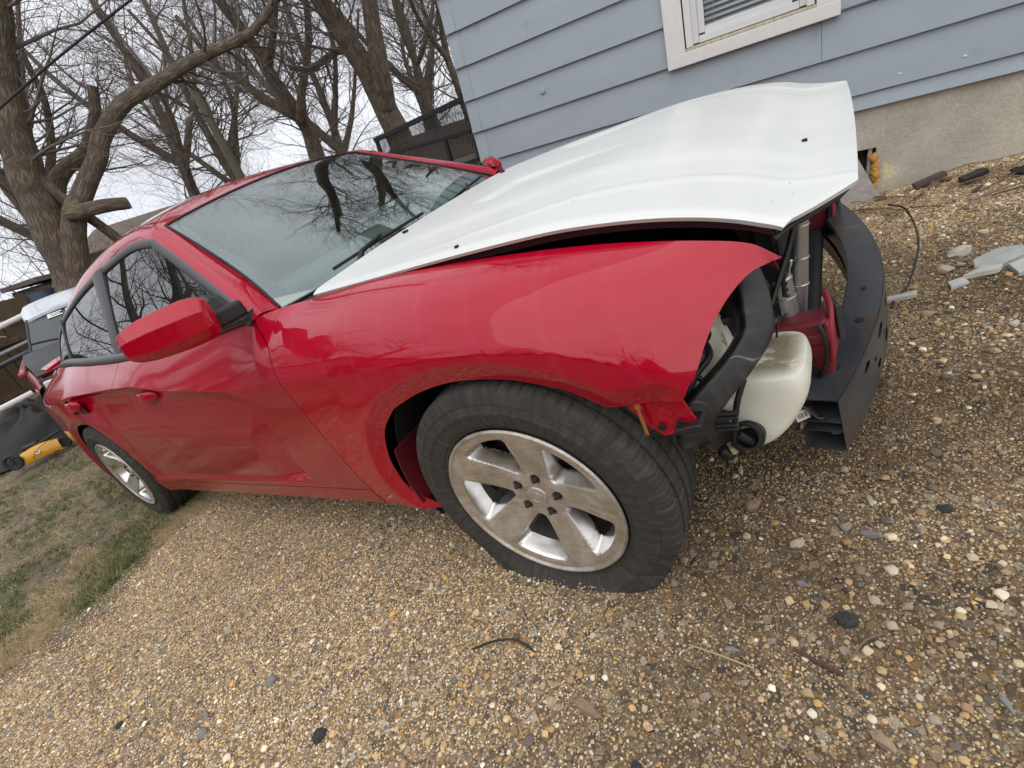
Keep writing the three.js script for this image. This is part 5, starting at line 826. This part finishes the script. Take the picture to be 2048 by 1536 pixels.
  // thicket of thin stems along the back of the yard
  const mkShrub = (s) => { const R = rngOf(s), T = new Tubes(); for (let i = 0; i < 11; i++) { const a = R() * 6.28; sprout(T, [(R() - .5) * .8, 0, (R() - .5) * .8], V(Math.cos(a) * .4, 1, Math.sin(a) * .4), 1.4 + 1.2 * R(), .014 + .01 * R(), 1, R, 3, .2); } return T.geo(); };
  const shr = [mkShrub(51), mkShrub(52)]; const sp = [[-13.5, -.2, -7.2], [-14.5, -.1, -5.8], [-13, 0, -8.8], [-15, 0, -10.2], [-12.2, 0, -11.4], [-11, .3, -12.5], [-9.6, .3, -12.2], [-8.4, .5, -13], [-7.4, .5, -13.6], [-12.4, -.4, -3.4], [-13, -.4, -1.6], [-16, -.2, -8], [-10.2, .2, -10.6], [-14.2, -.9, 1.6], [-13, -1, 4.2], [-17, -1, 8]];
  sp.forEach((p, i) => { const o = new THREE.Mesh(shr[i % 2], twigM); o.name = numbered('bare_shrub'); o.position.set(...p); o.rotation.y = i * 2.3; o.scale.setScalar(.9 + .35 * Math.sin(i * 5)); tag(o, 'leafless shrub of thin upright stems along the back of the yard', 'shrub', 'leafless shrubs along the yard edge'); level(o); });
}
{ // ---- utility pole with a street lamp, and wires ----
  const g = group('utility_pole', [-12.2, -.4, -7.95]); part(g, 'post', new Tubes().add([[0, 0, 0], [.08, 2.5, .06], [.17, 4.8, .28]], [.13, .115, .10], 12).geo(), std([.19, .17, .12], .9));
  const l = part(g, 'lamp_arm', tube([[.1, 4.1, .2], [-.05, 4.22, .35], [-.16, 4.18, .45]], .022, 6, 8), std([.4, .4, .4], .5, .6)); part(l, 'lamp_head', new THREE.SphereGeometry(.11, 16, 10).scale(1.5, .6, .9).rotateZ(.3).translate(-.2, 4.12, .5), std([.55, .56, .57], .5)); tag(g, 'wooden utility pole with a small street lamp', 'pole'); level(g);
  const wire = (name, pts, r, label) => { const o = new THREE.Mesh(tube(pts, r, 5, 30), std([.02, .02, .022], .6)); o.name = numbered(name); tag(o, label, 'wire'); level(o); };
  wire('power_line', [[-9.9, 1.25, 1.6], [-8.6, 2.15, -.3], [-7.1, 3.36, -2.39], [-5.4, 4.6, -4.8], [-4, 5.7, -6.8]], .016, 'thick black overhead cable crossing the sky diagonally');
  wire('power_line', [[-16.5, 4.2, -.5], [-14.08, 3.62, -4.39], [-12.9, 3.45, -6.5], [-12.06, 3.5, -7.75]], .012, 'thin overhead wire running to the utility pole');
}
{ // ---- board fence with things leaning on it ----
  const wood = [0, 1, 2].map((k) => std(0xffffff, .9, 0, { map: tex(128, 256, (u, v, i, j) => { const a = .30 + .14 * fbm(u * 14 + k * 5, v * 2, k, 4) + .05 * (grain(i, j) - .5); return [a * 1.18, a * (.94 + .04 * k), a * (.68 + .07 * k)]; }, { srgb: true, size: [.15, 1] }) }));
  const g = group('board_fence', [-11.3, -1.0, .6], 0); let i = 0; const plank = rbox(.022, 1.75, .138, .004, 0, .87, 0);
  for (let z = 2.6; z > -2.9; z -= .147) { const o = part(g, 'fence_board', plank, wood[i % 3]); o.position.set(.004 * Math.sin(i * 7), .05 + .25 * smooth(1.5, -2.5, z) + .012 * Math.sin(i * 3.7), z - .6); o.rotation.x = .012 * Math.sin(i * 5.1); i++; }
  for (const y of [.42, 1.25]) part(g, 'rail', rbox(.06, .09, 5.7, .006, .05, y + .12, -.75).rotateX(0), wood[1]);
  tag(g, 'weathered brown board fence at the back of the yard', 'fence'); level(g);
  const R = (name, geo, m, label, cat) => { const o = new THREE.Mesh(geo, m); o.name = numbered(name); tag(o, label, cat); level(o); };
  R('white_gutter', new Tubes().add([[-10.9, .42, .1], [-10.62, .66, -1.25], [-10.5, .74, -1.75]], .045, 8).geo(), std([.75, .74, .71], .6), 'long white gutter laid along the top of the fence', 'gutter');
  R('steel_pipe', new Tubes().add([[-10.9, -.06, .5], [-10.6, .22, -1.9]], .05, 10).geo(), std([.10, .10, .115], .4, .6), 'dark steel pipe resting against the fence', 'pipe');
  R('steel_rail', new Tubes().add([[-10.92, .08, .5], [-10.62, .36, -1.9]], .035, 8).geo(), std([.30, .28, .26], .5, .5), 'thin grey rail resting above the dark pipe', 'rail');
  R('plastic_pipe', new Tubes().add([[-8.45, -.36, .5], [-8.28, -.18, -.02], [-8.2, -.14, -.45]], .04, 10).geo(), std([.78, .78, .76], .5), 'white plastic pipe lying behind the black heap', 'pipe');
  const bin = group('blue_bin', [-11.42, -.4, -2.25]); part(bin, 'barrel', new THREE.LatheGeometry([[0, 0], [.27, 0], [.29, .1], [.285, .7], [.30, .72], [.30, .95], [.27, 1.38], [0, 1.40]].map((p) => new THREE.Vector2(...p)), 24), std([.012, .028, .06], .45)); part(bin, 'rim_band', new THREE.TorusGeometry(.30, .015, 8, 28).rotateX(Math.PI / 2).translate(0, .84, 0), std([.02, .04, .08], .5)); tag(bin, 'dark blue plastic barrel behind the old coupe', 'barrel'); level(bin);
  const shed = group('dark_shed', [-12.4, -.6, -3.4]); part(shed, 'wall', box(1.6, 1.7, 1.9, 0, .85, 0), std([.045, .045, .05], .9)); part(shed, 'roof_edge', rbox(1.8, .09, 2.1, .01).rotateX(-.05).translate(0, 1.74, 0), std([.16, .13, .11], .9)); tag(shed, 'low dark shed beyond the barrel', 'shed'); level(shed);
  const bp = group('brush_pile', [-11.9, -.4, -.9]); const br = new Tubes(), rr = rngOf(66); for (let k = 0; k < 70; k++) { const a = rr() * 3.1, L = .5 + .9 * rr(), cx = (rr() - .5) * .9, cz = (rr() - .5) * 2.6, cy = .75 + .55 * rr(); br.add(curve([[cx - L * Math.cos(a) * .5, cy - .3 * rr(), cz - L * Math.sin(a)], [cx, cy + .1, cz], [cx + L * .5 * Math.cos(a), cy + .2 * (rr() - .5), cz + L * Math.sin(a)]], 5), .012 + .025 * rr(), 5); } part(bp, 'branches', br.geo(), deadWood); part(bp, 'heap_core', new THREE.SphereGeometry(1, 20, 12).scale(.6, .8, 1.6).translate(0, .2, 0), std([.09, .065, .05], .95)); tag(bp, 'pile of cut branches showing over the fence', 'brush pile'); level(bp);
}
{ // ---- old coupe: silver roof, black hood, red body; nose to the camera ----
  const g = group('old_coupe', [-7.36, -.56, -1.26], -.33); tag(g, 'old red coupe with black hood, silver roof and a white lettered windshield banner', 'car');
  const red = phys([.36, .02, .02], { roughness: .4, clearcoat: .6 }), blk = std([.045, .045, .048], .55), silver = phys([.70, .74, .80], { roughness: .3, clearcoat: .8 });
  const hw = (x) => .86 - .06 * smooth(1.2, 2.0, x) - .05 * smooth(-1.6, -2.4, x), topY = pchip([[-2.4, .88], [-1.6, .95], [-.3, .97], [.75, .97], [1.4, .93], [1.8, .88], [2.0, .82]]);
  part(g, 'body', grid(60, 40, (u, v) => { const x = mix(-2.4, 2.0, u), A = mix(-.5, Math.PI + .5, v), c = Math.cos(A), s = Math.sin(A), e = 2 / 6, w = hw(x), H = (topY(x) - .30) / 2, yc = .30 + H; return [x, yc + Math.sign(s) * Math.pow(Math.abs(s), e) * H - .01, Math.sign(c) * Math.pow(Math.abs(c), e) * w]; }, {}), red);
  part(g, 'hood', grid(20, 20, (u, v) => { const x = mix(.72, 1.93, u), s = v * 2 - 1; return [x, topY(x) + .014 + .025 * (1 - s * s) + .012 * smooth(.25, .1, Math.abs(s)), s * (hw(x) - .06)]; }, { thick: .02, out: [0, 1, 0] }), blk);
  const cab = (x, y, z) => [x, y, z]; const ws = (s, v) => { const x = mix(.78, .12, v) - .0 + .08 * (1 - s * s), y = mix(.97, 1.29, v) + .02 * (1 - s * s); return [x, y, s * mix(.72, .60, v)]; };
  const W = part(g, 'windshield', grid(20, 12, (u, v) => ws(u * 2 - 1, v), { thick: .005, out: [1, .5, 0] }), phys([.02, .028, .028], { roughness: .0, ior: 1.9 }));
  part(W, 'windshield_frame', join(...[-1, 1].map((s) => tube([0, .25, .5, .75, 1].map((v) => { const p = ws(s, v); return [p[0], p[1], p[2] + .012 * s]; }), .014, 6))), blk);
  { // lettering on the banner: raised vinyl blocks E C H I
    const L = { E: [[0, 0, .2, 1], [0, 0, 1, .22], [0, .39, .85, .61], [0, .78, 1, 1]], C: [[0, 0, .22, 1], [0, 0, 1, .22], [0, .78, 1, 1]], H: [[0, 0, .24, 1], [.76, 0, 1, 1], [0, .38, 1, .62]], I: [[.3, 0, .7, 1]] }; const gs = []; let z = .42;
    for (const ch of ['E', 'C', 'H', 'I']) { for (const [a, b, c, d] of L[ch]) { const z0 = z - a * .15, z1 = z - c * .15, v0 = .80 + .13 * b, v1 = .80 + .13 * d; gs.push(grid(3, 2, (u, v) => { const p = ws(mix(z0, z1, u) / .62, mix(v0, v1, v)); return [p[0] + .008, p[1] + .006, p[2]]; }, { thick: .002, out: [1, .5, 0] })); } z -= .19; }
    part(W, 'banner_lettering', join(gs), std([.82, .82, .80], .6));
  }
  part(g, 'roof', grid(24, 24, (u, v) => { const s = v * 2 - 1, x = mix(.17, -1.35, u) + .06 * (1 - s * s); const e = 1.285 + .135 * smooth(0, .55, u) - .06 * smooth(.7, 1, u); return [x, e + .055 * (1 - Math.pow(Math.abs(s), 2.6)) - .05 * smooth(.9, 1, Math.abs(s)), s * .64]; }, { thick: .03, out: [0, 1, 0] }), silver);
  for (const s of [1, -1]) { part(g, 'side_window', grid(10, 6, (u, v) => [mix(mix(.70, .08, v), mix(-1.7, -1.35, v), u), mix(.96, 1.27, v), s * mix(.76, .63, v)], { thick: .004, out: [0, .3, s] }), phys([.02, .025, .025], { roughness: 0, ior: 1.8 })); part(g, 'fender_edge', rbox(1.3, .05, .06, .02, 1.3, .915, s * .815), red); const h = part(g, 'headlight', rbox(.04, .12, .26, .02, 1.985, .74, s * .60), phys([.75, .75, .72], { roughness: .08, clearcoat: 1 })); part(h, 'bezel', rbox(.03, .16, .30, .01, 1.972, .74, s * .60), blk); for (const x of [1.3, -1.35]) { const w = part(g, 'wheel', new THREE.TorusGeometry(.22, .09, 12, 30).translate(x, .31, s * .74), M.tyre); part(w, 'hubcap', new THREE.CylinderGeometry(.16, .16, .05, 24).rotateX(Math.PI / 2).translate(x, .31, s * .78), M.alu); } }
  part(g, 'rear_glass', grid(8, 6, (u, v) => [mix(-1.38, -1.95, u), mix(1.35, .97, u), (v * 2 - 1) * mix(.60, .70, u)], { thick: .004, out: [-1, .5, 0] }), M.glassDark);
  part(g, 'grille', rbox(.03, .14, .90, .01, 1.985, .72, 0), blk); part(g, 'bumper', rbox(.10, .12, 1.66, .03, 2.01, .50, 0), red); part(g, 'floor', box(4, .06, 1.5, -.2, .27, 0), blk); level(g);
}
{ // ---- yellow push mower, black cover heap ----
  const g = group('yellow_mower', [-6.45, -.54, .24], -.42); tag(g, 'yellow push mower on its side with a black spoked wheel', 'mower'); g.scale.setScalar(.68);
  const yel = phys([.72, .36, .01], { roughness: .4, clearcoat: .4 });
  part(g, 'deck', grid(20, 16, (u, v) => { const t = u * 2 - 1, A = mix(-.2, Math.PI * .62, v), w = .95 + .05 * Math.cos(t * 3); return [Math.cos(A) * .12 * w, .06 + Math.sin(A) * .15 * w - .02 * t * t, t * -.24]; }, { thick: .01 }), yel);
  part(g, 'sticker', new THREE.CylinderGeometry(.032, .032, .004, 20).rotateZ(-Math.PI / 2 + .5).translate(.121, .13, .03), std([.8, .8, .78], .5)); part(g, 'sticker_print', new THREE.CylinderGeometry(.014, .014, .004, 12).rotateZ(-Math.PI / 2 + .5).translate(.1235, .1312, .03), std([.25, .25, .3], .5));
  part(g, 'cable', tube([[.02, .22, -.2], [.12, .20, -.08], [.13, .14, .06], [.14, .05, .12]], .004, 5, 16), M.cable);
  const w = part(g, 'wheel', join(new THREE.TorusGeometry(.105, .026, 12, 36), new THREE.CylinderGeometry(.022, .022, .04, 16).rotateX(Math.PI / 2), ...Array.from({ length: 8 }, (_, k) => rbox(.016, .085, .014, .003, 0, .058, 0).rotateZ(k * Math.PI / 4))).rotateY(1.25).translate(.08, .125, .34), std([.035, .035, .036], .7));
  part(g, 'wheel', join(new THREE.TorusGeometry(.075, .022, 12, 30), new THREE.CylinderGeometry(.06, .06, .02, 20).rotateX(Math.PI / 2)).rotateY(1.25).translate(.05, .095, -.30), std([.03, .03, .03], .7));
  part(g, 'handle_bar', join(new Tubes().add([[-.05, .14, .38], [-.06, .26, -.30]], .014, 8).geo(), new Tubes().add([[-.12, .12, .42], [-.14, .24, -.30]], .014, 8).geo()), M.hose); part(g, 'engine', rbox(.16, .12, .2, .02, -.12, .18, .1), M.hose); level(g);
  const h = group('black_cover_heap', [-7.25, -.60, -.05]); tag(h, 'crumpled dark grill cover slumped behind the mower', 'cover');
  part(h, 'fabric', grid(50, 40, (u, v) => { const a = u * Math.PI * 2, r = v; const R = [.62, .62]; const n = fbm(Math.cos(a) * 1.3 * r + 3, Math.sin(a) * 1.3 * r, 2, 3), fold = .030 * Math.sin(a * 5 + 6 * r + 7 * n) + .016 * Math.sin(a * 11 - 9 * r + 9 * n); const x = Math.cos(a) * r * .5 * (1 + .2 * n), z = Math.sin(a) * r * .78 * (1 + .2 * n); return [x, Math.max(0, (.46 + .35 * n) * (1 - Math.pow(r, 2.2)) + fold * (1 - r) * 1.6 + .02), z]; }, { out: [0, 1, 0] }), std([.035, .036, .036], .8)); level(h);
}
{ // ---- black mesh railing by the back corner of the house, garage behind ----
  const g = group('mesh_railing', [-2.08, -.35, -2.80]); tag(g, 'black steel railing filled with expanded mesh behind the house corner', 'railing');
  const st = std([.022, .022, .025], .5, .3), O = [-2.08, -.35, -2.80], q = (p) => [p[0] - O[0], p[1] - O[1], p[2] - O[2]];
  const L0 = q([-3.45, 1.39, -3.07]), T1 = q([-2.06, 1.50, -2.79]), B1 = q([-2.08, .90, -2.80]), M1 = q([-2.09, 1.22, -2.79]);
  const bar = (a, b, r) => { const d = V(b[0] - a[0], b[1] - a[1], b[2] - a[2]), Ln = d.length(); const m = new THREE.Matrix4().makeBasis(d.clone().normalize(), V(0, 1, 0).addScaledVector(d.clone().normalize(), -d.clone().normalize().y).normalize(), V().crossVectors(d.clone().normalize(), V(0, 1, 0).addScaledVector(d.clone().normalize(), -d.clone().normalize().y).normalize())); return rbox(Ln, r, r, .004).applyMatrix4(m.setPosition((a[0] + b[0]) / 2, (a[1] + b[1]) / 2, (a[2] + b[2]) / 2)); };
  const post = (a, b, r) => rbox(r, b[1] - a[1], r, .004, a[0], (a[1] + b[1]) / 2, a[2]);
  part(g, 'post', post([T1[0], -.2, T1[2]], [T1[0], T1[1] + .02, T1[2]], .045), st); part(g, 'post_cap', rbox(.075, .02, .075, .004, T1[0], T1[1] + .03, T1[2]), st);
  const T0 = [L0[0], L0[1] + .06, L0[2]], low0 = q([-3.4, .94, -3.06]), low1 = q([-2.1, .97, -2.80]), mid0 = q([-3.42, 1.33, -3.06]);
  part(g, 'top_rail', bar(T0, [T1[0], T1[1] - .01, T1[2]], .045), st); part(g, 'middle_rail', bar([mid0[0], mid0[1] - .05, mid0[2]], [M1[0], M1[1], M1[2]], .035), st); part(g, 'bottom_rail', bar(low0, low1, .035), st);
  part(g, 'baluster', post([-.36, -.2, -.06], [-.36, M1[1], -.06], .035), st); part(g, 'baluster', post([L0[0] + .02, -.2, L0[2]], [L0[0] + .02, T0[1], L0[2]], .035), st);
  const mesh = new Tubes(); const n = 62; for (let i = -16; i < n; i++) for (const s of [1, -1]) { const P = []; for (let k = 0; k <= 24; k++) { const v = k / 24, u = (i + s * v * 15 + (s < 0 ? 15 : 0)) / n; if (u < 0 || u > 1) continue; P.push([mix(low0[0], low1[0], u), mix(mix(low0[1], T0[1], v), mix(low1[1], T1[1], v), u), mix(low0[2], low1[2], u) + .002 * s]); } if (P.length > 1) mesh.add(P, .0035, 4, false); }
  part(g, 'expanded_mesh', mesh.geo(), st).userData.kind = 'stuff'; level(g);
  const ga = group('cream_garage', [-7.6, -1.25, -12.0], .22); const rf = std([.12, .085, .07], .9), wl = std([.56, .50, .38], .85); part(ga, 'wall', box(6.0, 2.35, 5, 0, 1.17, -2.5), wl); const r = part(ga, 'roof', place(extrude([[-.3, 0], [6.3, 0], [6.3, 3.2], [-.3, 3.2]], .08), [1, 0, 0], [0, .36, -1], [-3, 2.28, .35]), rf); part(r, 'fascia', rbox(6.6, .14, .03, .004, 0, 2.26, .37), std([.60, .57, .50], .7)); part(ga, 'garage_door', rbox(2.4, 1.9, .04, .01, .6, .95, .01), std([.68, .66, .60], .7)); part(ga, 'trim_band', rbox(6.02, .06, .03, .004, 0, 2.05, .012), std([.3, .2, .14], .8)); tag(ga, 'cream garage with a brown roof behind the mesh railing', 'garage'); level(ga);
  const fs = group('far_shed', [-15.6, -.4, -7.2], .5); part(fs, 'wall', box(3.4, 1.9, 2.4, 0, .95, 0), std([.33, .25, .19], .9)); part(fs, 'roof', join(place(extrude([[-.2, 0], [3.6, 0], [3.6, 1.6], [-.2, 1.6]], .06), [1, 0, 0], [0, .42, -1], [-1.7, 1.85, 1.4]), place(extrude([[-.2, 0], [3.6, 0], [3.6, 1.6], [-.2, 1.6]], .06), [1, 0, 0], [0, .42, 1], [-1.7, 1.85, -1.4])), std([.20, .16, .13], .9)); tag(fs, 'low brown shed far behind the sedan roof', 'shed'); level(fs);
}
{ // ---- neighbour's house across the lawn: outside the frame, mirrored in the paint and glass ----
  const g = group('neighbour_house', [-17.5, -1.3, 7.5], .62); const w = std([.50, .52, .54], .8), t = std([.75, .75, .73], .7), rf = std([.07, .068, .068], .9);
  part(g, 'wall', box(11, 3.0, 6, 0, 1.5, 3), w); const gable = extrude([[0, 0], [6, 0], [3, 1.9]], 11).rotateY(-Math.PI / 2).translate(5.5, 3.0, 0); part(g, 'gable', gable, w);
  part(g, 'roof', join(place(extrude([[-.4, 0], [11.4, 0], [11.4, 4.0], [-.4, 4.0]], .07), [1, 0, 0], [0, .633, 1], [-5.5, 2.84, -.35]), place(extrude([[-.4, 0], [11.4, 0], [11.4, 4.0], [-.4, 4.0]], .07), [1, 0, 0], [0, .633, -1], [-5.5, 2.84, 6.35])), rf);
  for (const x of [-4, -1.2, 3.6]) { const k = part(g, 'window', rbox(1.0, 1.2, .05, .01, x, 1.7, -.03), phys([.03, .035, .04], { roughness: .02 })); part(k, 'window_frame', join(rbox(1.2, .1, .07, .01, x, 2.35, -.03), rbox(1.2, .1, .07, .01, x, 1.05, -.03), rbox(.1, 1.3, .07, .01, x - .55, 1.7, -.03), rbox(.1, 1.3, .07, .01, x + .55, 1.7, -.03)), t); }
  const d = part(g, 'door', rbox(.95, 2.1, .05, .01, 1.2, 1.05, -.03), t); part(d, 'handle', new THREE.SphereGeometry(.04, 10, 8).translate(1.55, 1.0, -.08), M.alu); tag(g, 'grey gabled neighbour house across the lawn', 'house'); level(g);
}

{ // ---- dark evergreen hedge across the drive: outside the frame, mirrored low in the fender ----
  const leafM = std([.035, .055, .028], .85), mk = (seed) => { const R = rngOf(seed), P = [], I = []; for (let i = 0; i < 2600; i++) { const a = R() * 6.28, h = Math.pow(R(), .8), w = (1 - Math.pow(h, 2.2)) * (.75 + .35 * fbm(Math.cos(a) * 2, h * 4, Math.sin(a) * 2 + seed, 2)), q = [Math.cos(a) * w * (.7 + .3 * R()), h * 2.6, Math.sin(a) * w * (.7 + .3 * R())], s = .07 + .08 * R(), d = V(R() - .5, R() - .2, R() - .5).normalize(), e = V(R() - .5, R() - .5, R() - .5).cross(d).normalize(), k = P.length / 3; for (const [m, n] of [[0, 0], [.5, .35], [1, 0], [.5, -.35]]) P.push(q[0] + d.x * s * m * 1.6 + e.x * s * n, q[1] + d.y * s * m * 1.6 + e.y * s * n, q[2] + d.z * s * m * 1.6 + e.z * s * n); I.push(k, k + 1, k + 2, k, k + 2, k + 3); } const g = new THREE.BufferGeometry(); g.setAttribute('position', new THREE.Float32BufferAttribute(P, 3)); g.setIndex(I); g.computeVertexNormals(); return g; };
  const G = [mk(71), mk(72)], T = new Tubes().add([[0, -.2, 0], [0, 1.2, 0]], [.07, .03], 7).geo(), C = new THREE.SphereGeometry(1, 14, 10).scale(.55, 1.1, .55).translate(0, 1.1, 0);
  for (let i = 0; i < 11; i++) { const o = group('evergreen_bush', [-10.5 + i * 1.25, -1.25 + .12 * i, 7.6 - .12 * i + .2 * Math.sin(i * 3)]); part(o, 'trunk', T, bark); part(o, 'foliage', G[i % 2], leafM); part(o, 'inner_foliage', C, leafM); o.rotation.y = i * 1.3; o.scale.setScalar(.95 + .22 * Math.sin(i * 2.1)); tag(o, 'dark evergreen bush in the hedge across the drive', 'bush', 'evergreen hedge across the drive'); level(o); }
}
renderer.render(scene, camera);
